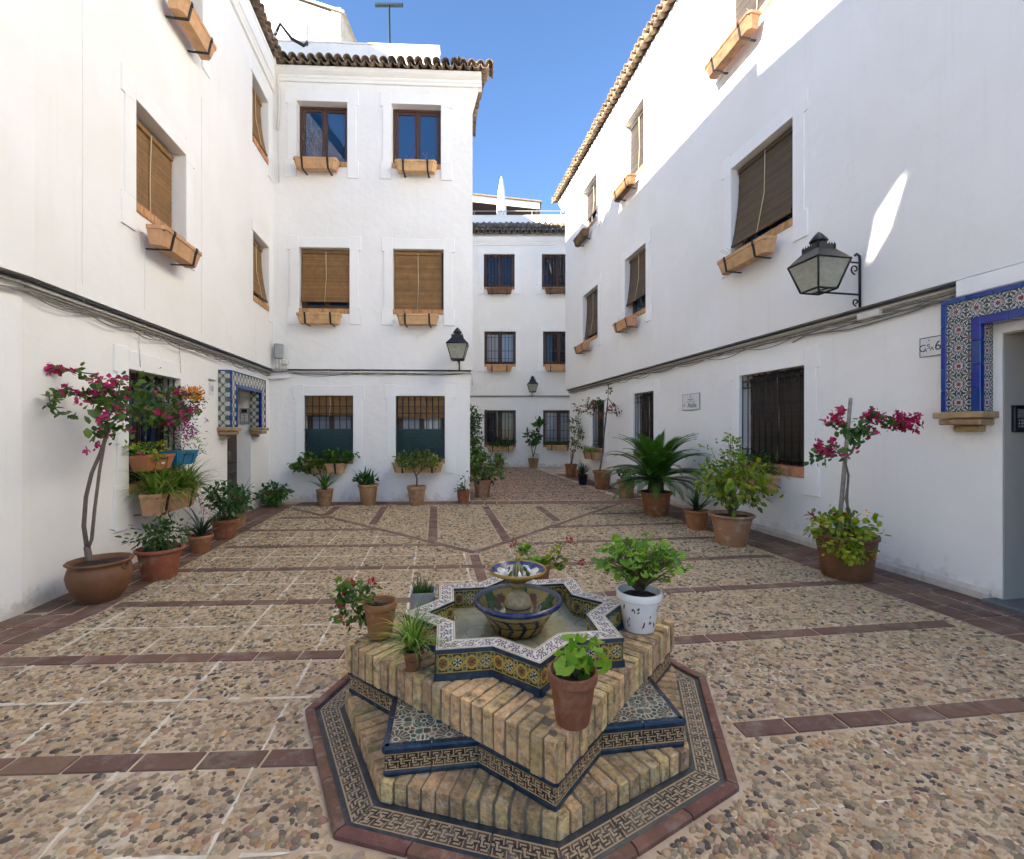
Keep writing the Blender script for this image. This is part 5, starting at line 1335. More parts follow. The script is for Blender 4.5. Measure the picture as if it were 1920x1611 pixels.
bush(T, 'foliage', M['leaf_olive'], (-.14, 0, .97), (.24, .18, .2), 200, .085, OVAL, .6); bush(T, 'foliage', M['leaf_olive'], (.2, 0, .93), (.26, .18, .17), 200, .085, OVAL, .6)
m = MB(); m.lathe([(.001, -.03), (.022, -.02), (.03, 0), (.022, .02), (.001, .035)], 10, (-.24, -.1, .78)); m.build('lemon', M['yellow'], T)
T = potted(-1.06, 10.02, 'thin leafy sprig in a small orange pot at the street corner of the white house', 'plain', .15, .28, 'terra')
o, cl = bush(T, 'foliage', M['leaf_dark'], (0, 0, .5), (.20, .15, .24), 90, .06, OVAL, .6, clumps=12); stems(T, (0, 0, .26), (0, 0, .5), cl, .004)
T = potted(-.70, 10.80, 'big bright green bush with small pink flowers in a beige pot at the street corner', 'plain', .215, .42, 'terra_old')
o, cl = bush(T, 'foliage', M['leaf_mid'], (.05, 0, .72), (.44, .32, .30), 520, .11, OVAL, .6); stems(T, (0, 0, .38), (.05, 0, .72), cl, .008, every=2)
blooms(T, M['pink'], [(.5, -.1, .62), (.45, -.15, .75), (.3, -.25, .6)], .03, 8, .035)
# alley, left side and back
T = potted(-1.60, 16.4, 'tall dark shrub in the shade behind the white corner house', 'plain', .24, .45, 'terra_brown')
o, cl = bush(T, 'foliage', M['leaf_dark'], (.1, 0, 1.55), (.42, .4, .95), 800, .14, OVAL, .6); stems(T, (0, 0, .4), (.1, 0, 1.5), cl, .012, every=4)
o, cl = bush(T, 'foliage', M['leaf_mid'], (.28, -.5, .9), (.4, .3, .35), 260, .13, OVAL, .6)
T = potted(-.52, 19.0, 'small dark agave in a terracotta pot under the alley house left window', 'plain', .20, .36, 'terra')
straps(T, 'leaf', M['leaf_strap'], (0, 0, .34), 16, .5, .035, (25, 85), .6, .02, True)
T = potted(.88, 18.9, 'rubber plant with big glossy leaves in a pot between the alley house windows', 'plain', .23, .42, 'terra_old')
m = MB(); m.tube([(0, 0, .4), (-.08, 0, .9), (-.2, 0, 1.5)], .02, 6); m.tube([(0, 0, .5), (.15, 0, 1.1), (.3, 0, 1.75)], .018, 6); m.build('trunk', M['bark'], T)
bush(T, 'foliage', M['leaf_dark'], (-.15, 0, 1.35), (.26, .2, .40), 60, .24, OVAL, .4); bush(T, 'foliage', M['leaf_dark'], (.25, 0, 1.5), (.26, .2, .42), 60, .24, OVAL, .4)
bush(T, 'foliage', M['leaf_olive'], (0, 0, .46), (.28, .2, .12), 90, .1, NARROW, .5, hang=.3)
# right wall, from the far end towards the camera
T = potted(1.98, 15.4, 'tall spindly shrub in a terracotta pot at the far end of the right wall', 'plain', .215, .44, 'terra')
o, cl = bush(T, 'foliage', M['leaf_olive'], (.2, 0, 1.55), (.32, .25, .75), 330, .10, OVAL, .5, clumps=26); stems(T, (0, 0, .4), (.2, 0, 1.55), cl, .006, every=2)
T = potted(2.18, 14.6, 'short plant in an orange pot half hidden behind the black pot', 'plain', .17, .30, 'terra')
bush(T, 'foliage', M['leaf_olive'], (0, 0, .38), (.2, .2, .12), 70, .08, NARROW, .5)
T = potted(2.05, 13.3, 'spiky dark plant in a black plastic pot near the alley', 'plain', .155, .30, 'plastic_black')
straps(T, 'leaf', M['leaf_strap'], (0, 0, .28), 22, .58, .024, (30, 85), .7, .03, True)
T = potted(2.42, 12.3, 'slender bougainvillea trained flat on the wall in an orange pot at the far window', 'rolled', .265, .50, 'terra', cat='bougainvillea', name='bougainvillea')
P = [loc(T, p) for p in (ray(1124, 885, 12.3), ray(1130, 850, 12.4), ray(1133, 810, 12.5), ray(1137, 775, 12.5), ray(1140, 745, 12.45))]
m = MB(); m.tube(P, .028, 6, True, .014); m.tube([P[4], loc(T, ray(1115, 765, 12.3)), loc(T, ray(1085, 760, 12.1))], .01, 5); m.tube([P[4], loc(T, ray(1155, 765, 12.2))], .01, 5); m.tube([P[4], loc(T, ray(1141, 718, 12.4))], .01, 5); m.build('trunk', M['bark'], T)
for (px, py, Y, rad, n, mt) in ((1112, 758, 12.3, (.34, .2, .12), 110, 'rust'), (1090, 762, 12.1, (.18, .15, .12), 50, 'rust'), (1152, 764, 12.2, (.17, .15, .16), 70, 'rust'), (1120, 772, 12.2, (.25, .15, .12), 70, 'rust'), (1114, 748, 12.3, (.2, .15, .06), 40, 'leaf_mid'), (1141, 732, 12.4, (.07, .05, .2), 40, 'leaf_mid')):
    bush(T, 'foliage', M[mt], loc(T, ray(px, py, Y)), rad, n, .075, OVAL, .4)
T = potted(2.66, 10.70, 'low green plant in a beige pot tucked behind the cycad', 'plain', .215, .42, 'terra_old')
o, cl = bush(T, 'foliage', M['leaf_mid'], (0, 0, .5), (.28, .24, .16), 150, .09, OVAL, .6)
T = potted(2.68, 8.55, 'big cycad with a crown of arching feathered fronds in a large terracotta pot', 'rolled', .305, .45, 'terra', cat='cycad', name='cycad')
m = MB(); m.lathe([(.17, .40), (.15, .48), (.13, .62), (.10, .72), (.001, .76)], 14, wave=lambda r, z, t: r * (1 + .1 * math.sin(9 * t + z * 60))); m.build('trunk', mk('shaggy_trunk', (.06, .045, .03), .95, .4, 20, 1, 40, dist=.02), T)
def frond(L, bend, droop):
    m = MB(); p = Vector((0, 0, 0)); a = bend; pts = []; n = 42
    for i in range(n + 1):
        pts.append((p.copy(), a)); p = p + Vector((math.cos(a), 0, math.sin(a))) * (L / n); a -= droop / n * (.3 + 1.4 * i / n)
    m.tube([q for q, _ in pts], .007, 4, True, .002)
    for i in range(3, n):
        q, a = pts[i]; t = i / n; ll = .125 * math.sin(PI * min(1, .16 + t * .86)) ** .8 * L / .85
        for s in (-1, 1):
            d = Vector((math.cos(a) * .55, s * .85, math.sin(a) * .55 + .28)); d.normalize(); nrm = Vector((-math.sin(a), 0, math.cos(a)))
            y = nrm.cross(d).normalized() * .0075; e = q + d * ll + Vector((0, 0, -.012)); k = q + d * ll * .45
            m.add([q + y * .6, q - y * .6, k - y, k + y, e], [(0, 1, 2, 3), (3, 2, 4)])
    return m.mesh('frond', M['leaf_cycad'])
FV = [frond(.86, R_(72), 1.15), frond(.86, R_(52), 1.3), frond(.84, R_(30), 1.25), frond(.80, R_(8), 1.15), frond(.74, R_(80), .55)]
gold = 2.39996
for i in range(92):
    t = i / 92; v = 4 if i < 5 else (0 if t < .3 else 1 if t < .55 else 2 if t < .8 else 3); s = random.uniform(1.12, 1.34)
    place('frond', FV[v], T, (.05 * math.cos(i * gold), .05 * math.sin(i * gold), .74 - .1 * t), (random.uniform(-.12, .12), random.uniform(-.1, .1), i * gold), (s, s, s))
T = potted(2.97, 7.38, 'dark strap-leaved plant in a red-orange pot between the cycad and the yellow-green bush', 'rolled', .205, .31, 'terra')
straps(T, 'leaf', M['leaf_strap'], (0, 0, .29), 22, .55, .02, (25, 85), .75, .05, True)
T = potted(3.06, 6.40, 'tall loose yellow-green bush in a wavy-rimmed beige pot by the barred window', 'wavy', .30, .43, 'terra_old')
c = (.10, 0, .90)
o, cl = bush(T, 'foliage', M['leaf_yellow'], (.08, 0, .86), (.45, .36, .30), 520, .105, OVAL, .5, clumps=48, hang=.2); stems(T, (0, 0, .4), (.08, 0, .86), cl, .008, 'bark', 2)
o2, cl2 = bush(T, 'foliage', M['leaf_yellow'], (-.16, 0, 1.12), (.30, .25, .28), 150, .075, OVAL, .5, clumps=22, hang=.2); stems(T, (0, 0, .42), (-.16, 0, 1.12), cl2, .006, 'bark', 2)
o2, cl2 = bush(T, 'foliage', M['leaf_yellow'], (.02, 0, 1.38), (.12, .12, .2), 60, .07, OVAL, .5, clumps=10, hang=.2); stems(T, (0, 0, .5), (.02, 0, 1.38), cl2, .006, 'bark', 2)
T = potted(3.64, 5.00, 'staked bougainvillea with magenta sprays in a large brown pot beside the right doorway', 'ribbed', .30, .47, 'terra_brown', cat='bougainvillea', name='bougainvillea')
Yb = 5.0
m = MB(); m.tube([loc(T, ray(1572, 1005, 4.95)), loc(T, ray(1583, 880, 5.0)), loc(T, ray(1590, 800, 5.0)), loc(T, ray(1595, 745, 5.0))], .024, 8, True, .018); m.build('stake', M['stake'], T)
m = MB(); m.tube(tr([(1582, 1000), (1590, 960), (1588, 930), (1591, 890), (1583, 858), (1597, 848), (1602, 832), (1598, 815)], 4.96), .013, 6, True, .009)
bb = [[(1585, 850), (1565, 840), (1545, 850), (1520, 855)], [(1598, 815), (1585, 800), (1572, 795), (1565, 785)], [(1598, 815), (1605, 800), (1622, 785), (1640, 778), (1660, 795), (1680, 792), (1705, 790)], [(1598, 815), (1612, 805), (1630, 800)]]
for b in bb: m.tube(tr(b, 4.95), .007, 5, True, .003)
m.tube(tr([(1590, 1000), (1596, 965), (1585, 935), (1590, 905)], 4.93), .010, 5); m.build('trunk', M['bark'], T)
fm, bm_ = MB(), MB(); fm.smooth = bm_.smooth = True; Yb = 4.93
leafy(bb[0], 60, .06, .035, .05); leafy([(1535, 836), (1560, 840)], 20, .04, .025, .8); leafy(bb[1], 50, .06, .04, .05); leafy([(1555, 795), (1580, 770)], 14, .03, .03, .5); leafy(bb[2][:4], 70, .062, .04, .03); leafy(bb[2][3:], 60, .06, .022, .0)
leafy([(1620, 778), (1655, 776)], 16, .03, .02, .7); leafy([(1678, 788), (1710, 792)], 28, .02, .03, 1.0); leafy(bb[3], 50, .062, .04, .04); leafy([(1600, 830), (1610, 820)], 24, .055, .03, .0)
fm.build('foliage', M['leaf_mid'], T); tag(bm_.build('flower', M['magenta'], T), kind='stuff')
o, cl = bush(T, 'foliage', M['leaf_yellow'], (-.10, -.08, .54), (.33, .24, .14), 430, .065, OVAL, .7, wd=1.3); bush(T, 'foliage', M['leaf_yellow'], (-.16, -.30, .38), (.2, .1, .17), 190, .06, OVAL, .6, wd=1.3, hang=.3)
bush(T, 'foliage', M['rust'], (-.24, -.05, .62), (.18, .12, .08), 34, .05, OVAL, .6)
blooms(T, M['yellow'], [(-.05, -.1, .70), (.14, -.1, .71), (-.1, -.28, .5), (.02, -.38, .32), (-.33, -.1, .6), (-.2, -.12, .66)], .025, 8, .025)

# on the fountain
ZT = .388
def geranium(T, c, rad, n, size, mat, heads, mathead='red_petal', parts=False, hz=0.0):
    c = Vector(c)
    if parts:
        me = []
        for _ in range(4):
            q = MB(); q.smooth = True; leaf_into(q, LOBED, (0, 0, 0), (1, 0, 0), (0, 0, 1), 1.0); q.v = [(a, b, d + random.uniform(-.05, .05)) for (a, b, d) in q.v]; me.append(q.mesh('leaf', mat))
        sm = MB()
        for i in range(n):
            v = rv().normalized(); r = random.random() ** .5; p = Vector((v.x * rad[0], v.y * rad[1], abs(v.z) * rad[2] * (1 if random.random() > .22 else -.8))) * r
            d = Vector((p.x / rad[0], p.y / rad[1], -.25)) + rv(.35); nn = Vector((p.x / rad[0] * .6, p.y / rad[1] * .6, 1)) + rv(.3)
            dd, y, z = basis(d, nn); s = size * random.uniform(.6, 1.2)
            M4 = Matrix(((dd.x, y.x, z.x, 0), (dd.y, y.y, z.y, 0), (dd.z, y.z, z.z, 0), (0, 0, 0, 1)))
            place('leaf', random.choice(me), T, mat4=Matrix.Translation(c + p) @ M4 @ Matrix.Scale(s, 4))
            if i % 2 == 0: sm.tube([(random.uniform(-.03, .03), random.uniform(-.03, .03), hz), (c + p) * .55 + Vector((0, 0, hz * .5)) + rv(.01), c + p], .0035, 4)
        sm.build('stem', M['stem'], T)
    else:
        o, cl = bush(T, 'foliage', mat, c, rad, n, size, LOBED, .8); stems(T, (0, 0, hz), c, cl, .004, every=2)
    sm = MB()
    for h in heads: sm.tube([c + Vector((0, 0, -.02)), (c + Vector(h)) * .5 + Vector((0, 0, .03)), Vector(h)], .003, 4)
    if heads: sm.build('flower_stalk', M['stem'], T)
    for h in heads: blooms(T, M[mathead], [h], .022, 34, .02, name='flower')
g = 'potted plants on the fountain'
T = potted(-.775, 2.70, 'red geranium leaning left out of a terracotta pot on the left point of the fountain', 'classic', .098, .205, 'terra', ZT, 'geranium', g, 'geranium')
geranium(T, (-.15, -.03, .185), (.13, .11, .10), 120, .048, M['leaf_mid'], [(-.165, -.05, .315), (-.04, -.05, .33), (-.19, -.08, .25)], hz=.2)
bush(T, 'foliage', M['rust'], (-.19, -.08, .16), (.07, .05, .05), 16, .04, LOBED, .5)
T = potted(-.50, 2.325, 'spider plant with thin drooping leaves in a tiny pot on the fountain front edge', 'classic', .052, .10, 'terra_brown', ZT, 'spider plant', g)
straps(T, 'foliage', M['leaf_spider'], (0, 0, .10), 110, .27, .0045, (20, 88), 1.7, .02)
T = potted(.252, 1.91, 'small geranium with a few scalloped leaves in a red-brown pot on the front point', 'classic', .104, .215, 'terra_dark', ZT, 'geranium', g, 'geranium')
geranium(T, (.03, .0, .265), (.085, .07, .12), 24, .075, M['leaf_bright'], [], parts=True, hz=.2)
T = potted(.775, 2.80, 'big lush green geranium in a white painted ceramic pot on the right point', 'classic', .137, .235, 'ceramic_white', ZT, 'geranium', g, 'geranium')
geranium(T, (.02, .02, .40), (.265, .22, .16), 298, .056, M['leaf_bright'], [], parts=True, hz=.24)
m = MB()                                        # painted sprigs on the white pot
def on_pot(a, z): r = .137 * (.68 + .225 * z / .183) + .0022; return Vector((r * math.cos(a), r * math.sin(a), z))
for k in range(9):
    a0 = -PI / 2 - 1.15 + k * .29 + random.uniform(-.05, .05); z0 = random.uniform(.05, .16)
    for j in range(3):
        a = a0 + random.uniform(-.09, .09); z = z0 + random.uniform(-.025, .025); tl = random.uniform(-.6, .6)
        P = on_pot(a, z); tx = Vector((-math.sin(a), math.cos(a), 0)); d = (tx * math.cos(tl + 1.2) + Vector((0, 0, 1)) * math.sin(tl + 1.2)); s_ = d.cross(Vector((math.cos(a), math.sin(a), 0)))
        m.cur = 0 if j else 1
        m.add([P - d * .012, P + s_ * .0045, P + d * .012, P - s_ * .0045], [(0, 1, 2, 3)])
pk = mk('painted_green_sprig', (.05, .11, .05), .3); pr_ = mk('painted_red_petal', (.28, .02, .05), .3)
m.build('painted_decoration', [pk, pr_], T)
T = potted(.20, 3.50, 'red geranium standing behind the basin on the back of the fountain', 'classic', .10, .20, 'terra', ZT, 'geranium', g, 'geranium')
geranium(T, (-.07, .0, .25), (.09, .08, .05), 70, .05, M['leaf_bright'], [(-.19, 0, .335)], hz=.18)
o, cl = bush(T, 'foliage', M['leaf_yellow'], (.11, -.02, .21), (.07, .06, .12), 46, .05, LOBED, .6)
geranium(T, (.12, -.02, .2), (.05, .05, .05), 12, .04, M['leaf_mid'], [(.235, 0, .37), (.33, -.05, .215)], hz=.18)
T = thing('potted_plant', 'tuft of grass in a small square grey tray behind the left of the basin', 'potted plant', (-.60, 3.10, ZT), R_(8), g)
m = MB()
for s in (-1, 1): m.box(s * .075 - .004, s * .075 + .004, -.075, .075, 0, .13); m.box(-.071, .071, s * .075 - .004, s * .075 + .004, 0, .13)
m.box(-.07, .07, -.07, .07, 0, .01); m.build('tray', M['grey_box'], T)
m = MB(); m.box(-.07, .07, -.07, .07, .05, .09); m.build('soil', M['soil'], T)
straps(T, 'foliage', M['leaf_dark'], (0, 0, .09), 70, .14, .004, (50, 90), .8, .05)

# ------------------------------------------------------------------ flower troughs under the windows
def trough_mesh(wd, mat, h=.22, dp=.21):
    m = MB(); a, b = wd / 2, wd / 2 - .035
    # tapered body with chamfered vertical corners, then a rim
    def ring(w_, d0, d1, z, ch): return [(-w_ + ch, d0, z), (w_ - ch, d0, z), (w_, d0 + ch, z), (w_, d1, z), (-w_, d1, z), (-w_, d0 + ch, z)]
    R0 = ring(b - .02, -dp / 2 + .045, dp / 2 - .01, 0, .05); R1 = ring(a - .012, -dp / 2 + .012, dp / 2, h - .05, .045); R2 = ring(a, -dp / 2, dp / 2, h - .042, .045); R3 = ring(a, -dp / 2, dp / 2, h, .045)
    R4 = ring(a - .022, -dp / 2 + .022, dp / 2 - .022, h, .04); R5 = ring(a - .03, -dp / 2 + .03, dp / 2 - .03, h - .05, .04)
    vs = R0 + R1 + R2 + R3 + R4 + R5
    fs = [(6 * r + i, 6 * r + (i + 1) % 6, 6 * r + 6 + (i + 1) % 6, 6 * r + 6 + i) for r in range(5) for i in range(6)] + [(5, 4, 3, 2, 1, 0)]
    m.add(vs, fs); return m
def trough(F, u, ztop, wally, wd, label, mat='planter', gap=.10, plant=None, dp=.21, h=.22):
    yc = wally - gap - dp / 2
    T = thing('flower_trough', label, 'flower box', fpos(F, u, yc, ztop - h), F[2], 'terracotta flower troughs under the windows')
    trough_mesh(wd, mat, h, dp).build('trough', M[mat], T)
    m = MB(); m.box(-wd / 2 + .03, wd / 2 - .03, -dp / 2 + .03, dp / 2 - .03, h - .06, h - .025); m.build('soil', M['soil'], T)
    for s in (-1, 1):
        x = s * wd * .29; m = MB(); w_ = .019; f0 = -dp / 2
        path = [(f0 - .004, h + .002), (f0 - .004, h - .045), (f0 + .008, h - .052), (f0 + .042, -.004), (dp / 2 + gap, -.006)]
        for (p, q) in zip(path[:-1], path[1:]):
            d = Vector((q[0] - p[0], q[1] - p[1])).normalized(); n = Vector((d.y, -d.x)) * .008; n = n if n.x < 0 or n.y < 0 else -n
            m.add([(x - w_, p[0], p[1]), (x + w_, p[0], p[1]), (x + w_, q[0], q[1]), (x - w_, q[0], q[1]), (x - w_, p[0] + n.x, p[1] + n.y), (x + w_, p[0] + n.x, p[1] + n.y), (x + w_, q[0] + n.x, q[1] + n.y), (x - w_, q[0] + n.x, q[1] + n.y)],
                  [(0, 1, 2, 3), (4, 7, 6, 5), (0, 4, 5, 1), (1, 5, 6, 2), (2, 6, 7, 3), (3, 7, 4, 0)])
        m.build('bracket', M['iron'], T)
    if plant == 'dry':
        m = MB()
        for _ in range(5):
            x = random.uniform(-wd * .4, wd * .4); p = Vector((x, 0, h - .03)); pts = [p]
            for _ in range(4): p = p + Vector((random.gauss(0, .03), random.gauss(0, .02), random.uniform(.03, .08))); pts.append(p)
            m.tube(pts, .003, 4, True, .0015)
        m.build('dry_stem', M['dry'], T)
    elif plant == 'tallweed':
        m = MB(); l = MB()
        for (x0, dx, hh) in ((-.02, -.22, .75), (0, -.12, .92), (.02, .04, .62), (0, -.3, .5)):
            pts = [Vector((x0 + dx * t ** 1.2 + random.gauss(0, .008), random.gauss(0, .01), h - .03 + hh * t)) for t in (0, .25, .5, .75, 1)]
            m.tube(pts, .005, 4, True, .002)
            for p in pts[2:]:
                for _ in range(5): leaf_into(l, NARROW, p + rv(.02), rv(), rv(), .05)
        m.build('dry_stem', M['dry'], T); l.build('dry_leaf', M['dry'], T)
    elif plant == 'ivygeranium':
        for (x, z, rx, rz, n) in ((-.42, .10, .24, .2, 130), (-.05, .16, .3, .14, 170), (.38, .22, .24, .18, 150), (-.12, -.02, .14, .14, 60), (-.5, -.05, .12, .12, 40)):
            bush(T, 'foliage', M['leaf_mid'], (x, -.06, h + z - .08), (rx, .14, rz), n, .085, LOBED, .6, hang=.2)
    elif plant == 'spider':
        straps(T, 'foliage', M['leaf_spider'], (0, -.02, h - .02), 190, .34, .010, (15, 85), 1.9, .03, False, (0, 2 * PI), wd * .42)
        straps(T, 'runner', M['leaf_spider'], (0, -.1, h - .05), 12, .5, .003, (-10, 20), 1.6, .03, False, (-2.6, -.5), wd * .4)
    elif plant == 'bushy':
        bush(T, 'foliage', M['leaf_dark'], (0, -.02, h + .14), (wd * .55, .16, .2), 420, .09, OVAL, .6)
    elif plant == 'grass':
        straps(T, 'foliage', M['leaf_olive'], (0, 0, h - .02), 190, .28, .011, (30, 88), 1.2, .03, False, (0, 2 * PI), wd * .5)
    elif plant == 'fern':
        bush(T, 'foliage', M['leaf_mid'], (0.05, -.02, h + .12), (wd * .6, .17, .2), 330, .075, NARROW, .5, wd=2); bush(T, 'foliage', M['leaf_mid'], (-.1, 0, h + .3), (.16, .1, .2), 120, .06, NARROW, .5, wd=2)
    elif plant == 'twigs':
        m = MB()
        for _ in range(7):
            p = Vector((random.uniform(-wd * .42, wd * .3), 0, h - .03)); m.tube([p, p + Vector((random.gauss(0, .05), random.gauss(0, .03), .12)), p + Vector((random.gauss(0, .1), random.gauss(0, .04), .22))], .004, 4, True, .002)
        m.build('dry_stem', M['dry'], T)
    return T
trough(FL, 1.86, 4.02, -.10, .92, 'clean peach trough under the big bamboo-blind window of the left house')
trough(FL, 2.28, 7.20, -.10, .95, 'peach trough at the top left, cut by the upper picture edge')
trough(FB, 1.11, 7.42, -.06, .93, 'chipped peach trough with tall dry weeds under the top left window of the corner house', plant='tallweed')
trough(FB, 3.24, 7.42, -.06, .90, 'stained peach trough with two dry stalks under the top right window of the corner house', 'planter', plant='dry')
trough(FB, 1.17, 4.10, -.06, .92, 'clean empty trough under the left middle-floor blind of the corner house')
trough(FB, 3.28, 4.10, -.06, .90, 'rain-stained empty trough under the right middle-floor blind of the corner house')
trough(FB, 1.25, .87, 0, .92, 'trough overflowing with ivy geranium below the left green lattice', plant='ivygeranium')
trough(FB, 3.27, .88, 0, 1.10, 'trough of spider plants below the right green lattice', plant='spider')
trough(FR, 9.68, 4.37, -.12, 1.12, 'peeling peach trough with dry twigs beside the large wall lantern', plant='twigs')
trough(FR, 5.35, 4.30, -.12, 1.02, 'peach trough with a little dry plant in a pot, middle window of the right house', plant='twigs')
trough(FR, 2.2, 4.26, -.12, 1.0, 'peach trough under the farthest middle-floor blind of the right house')
trough(FR, 9.35, 7.86, -.12, 1.15, 'blackened old trough high at the top right, cut by the picture edge', 'planter_stained', plant='dry')
trough(FR, 5.30, 7.68, -.12, 1.02, 'dark stained sunlit trough under the top floor window of the right house', 'planter_stained')
trough(FR, 2.15, 7.75, -.12, 1.0, 'dark stained trough under the farthest top floor window of the right house', 'planter_stained')
trough(FR, 9.62, .93, 0, 1.05, 'trough with a feathery green plant under the barred ground window at right', plant='fern', dp=.2, h=.24)
trough(FR, 2.72, .92, 0, 1.0, 'trough of spider plants under the far ground window of the right house', plant='spider')
dl = [('alley house top floor', 7.55), ('alley house middle floor', 4.28)]
for (nm, zt) in dl:
    for (u, sd_n) in ((2.07, 'left'), (4.53, 'right')):
        trough(FD, u, zt, 0, 1.08, 'small trough under the %s window of the %s' % (sd_n, nm), 'planter_stained' if zt > 7 else 'planter')
trough(FD, 2.12, .90, 0, 1.15, 'trough with a round dark bush under the left ground window of the alley house', plant='bushy')
trough(FD, 4.60, .95, 0, 1.15, 'trough with grassy plants under the right ground window of the alley house', plant='grass')
trough(FL, 1.84, .84, 0, 1.0, 'trough spilling long spider plants below the flower-filled left window', plant=None, h=.26, gap=.16)
T = [o_ for o_ in COL.objects if o_.name.startswith('flower_trough')][-1]
T = max((o_ for o_ in COL.objects if o_.type == 'EMPTY' and o_.get('label', '').startswith('trough spilling')), key=lambda o_: o_.name)
straps(T, 'foliage', M['leaf_spider'], (0, -.02, .24), 520, .52, .0125, (10, 80), 1.7, .04, False, (0, 2 * PI), .40)
straps(T, 'dry_leaf', M['dry'], (0, -.08, .16), 40, .42, .004, (-40, 10), 1.2, .04, False, (-2.8, -.3), .45)
# plastic boxes and flower pots hooked on the left window grille
def hooked(u, z, wd, mat, label):
    T = thing('window_box', label, 'window box', fpos(FL, u, -.10, z), FL[2], 'plastic boxes hooked on the left window grille')
    m = MB(); a, b, h = wd / 2, wd / 2 - .05, .19
    m.add([(-b, -.07, 0), (b, -.07, 0), (b, .07, 0), (-b, .07, 0), (-a, -.10, h - .03), (a, -.10, h - .03), (a, .10, h - .03), (-a, .10, h - .03), (-a - .008, -.108, h - .03), (a + .008, -.108, h - .03), (a + .008, .108, h - .03), (-a - .008, .108, h - .03), (-a - .008, -.108, h), (a + .008, -.108, h), (a + .008, .108, h), (-a - .008, .108, h), (-a + .01, -.09, h), (a - .01, -.09, h), (a - .01, .09, h), (-a + .01, .09, h)],
          [(3, 2, 1, 0)] + [(4 * r + i, 4 * r + (i + 1) % 4, 4 * r + 4 + (i + 1) % 4, 4 * r + 4 + i) for r in range(4) for i in range(4)] + [(16, 17, 18, 19)])
    m.build('box', M[mat], T)
    m = MB(); m.box(-a + .02, a - .02, -.085, .085, h - .03, h - .004); m.build('soil', M['soil'], T)
    m = MB()
    for x in (-.12, .12): m.tube([(x, -.112, .14), (x, -.085, .0), (x, .1, -.005)], .005, 4); m.tube([(x, -.112, .14), (x, .12, .21)], .004, 4)
    m.tube([(-.12, -.112, .14), (.12, -.112, .14)], .005, 4); m.build('wire_holder', M['iron'], T)
    return T
T = hooked(1.72, 1.10, .60, 'plastic_terra', 'terracotta plastic window box with small yellow flowers on the left grille')
m = MB(); m.lathe([(.001, -.001), (.032, 0)], 16); m.v = [(x * 1.3, z_, y * .45) for (x, y, z_) in m.v]; m.build('sticker', M['plaque'], T, (.05, -.094, .08))
bush(T, 'foliage', M['leaf_yellow'], (-.08, 0, .26), (.34, .13, .11), 300, .05, OVAL, .6); blooms(T, M['yellow'], [(.08, -.1, .33), (.02, -.12, .29)], .02, 8, .02)
T = hooked(2.36, 1.12, .56, 'plastic_blue', 'bright blue plastic window box with a grey-leaved shrub on the left grille')
bush(T, 'foliage', M['leaf_olive'], (.06, 0, .33), (.34, .18, .2), 360, .045, NARROW, .5, wd=1.6); bush(T, 'foliage', M['leaf_olive'], (.36, -.06, .16), (.12, .1, .18), 80, .04, NARROW, .5, wd=1.6)
T = thing('hanging_plant', 'purple-flowered trailing plant hanging in front of the left ground window', 'hanging plant', fpos(FL, 1.95, -.16, 1.62), FL[2])
bush(T, 'foliage', M['leaf_mid'], (-.1, .02, .25), (.42, .13, .28), 300, .07, OVAL, .5); blooms(T, M['purple'], [(random.gauss(.22, .15), random.uniform(-.2, -.05), random.gauss(.12, .12)) for _ in range(40)], .04, 10, .035)
blooms(T, M['magenta'], [(random.gauss(-.1, .3), random.uniform(-.16, -.08), random.gauss(.1, .2)) for _ in range(12)], .02, 6, .04, BRACT)
m = MB(); m.lathe([(0, 0), (.09, 0), (.12, .15), (.13, .15), (.13, .17), (.11, .17), (.10, .1), (0, .1)], 18, (.1, .06, .02)); m.build('pot', M['terra'], T)
m = MB(); m.tube([(.1, .06, .2), (.1, .14, .35), (.1, .2, .36)], .006, 5); m.build('hook', M['iron'], T)
T = thing('hanging_plant', 'orange-yellow flowering kalanchoe in a red pot on the right edge of the left window', 'hanging plant', fpos(FL, 2.38, -.15, 1.72), FL[2])
m = MB(); m.lathe([(0, 0), (.06, 0), (.085, .13), (.092, .13), (.092, .15), (.08, .15), (.07, .1), (0, .1)], 18); m.build('pot', M['terra'], T)
bush(T, 'foliage', M['leaf_olive'], (.02, -.02, .27), (.22, .14, .15), 200, .065, OVAL, .6); blooms(T, M['yellow'], [(random.gauss(.10, .10), random.uniform(-.14, .02), random.uniform(.30, .46)) for _ in range(44)], .035, 9, .036)
blooms(T, M['yellow'], [(-.02, -.14, .16), (-.13, -.1, .40), (-.16, -.05, .42)], .03, 9, .03)
m = MB(); m.tube([(0, .08, .13), (0, .16, .2), (0, .22, .2)], .006, 5); m.build('hook', M['iron'], T)

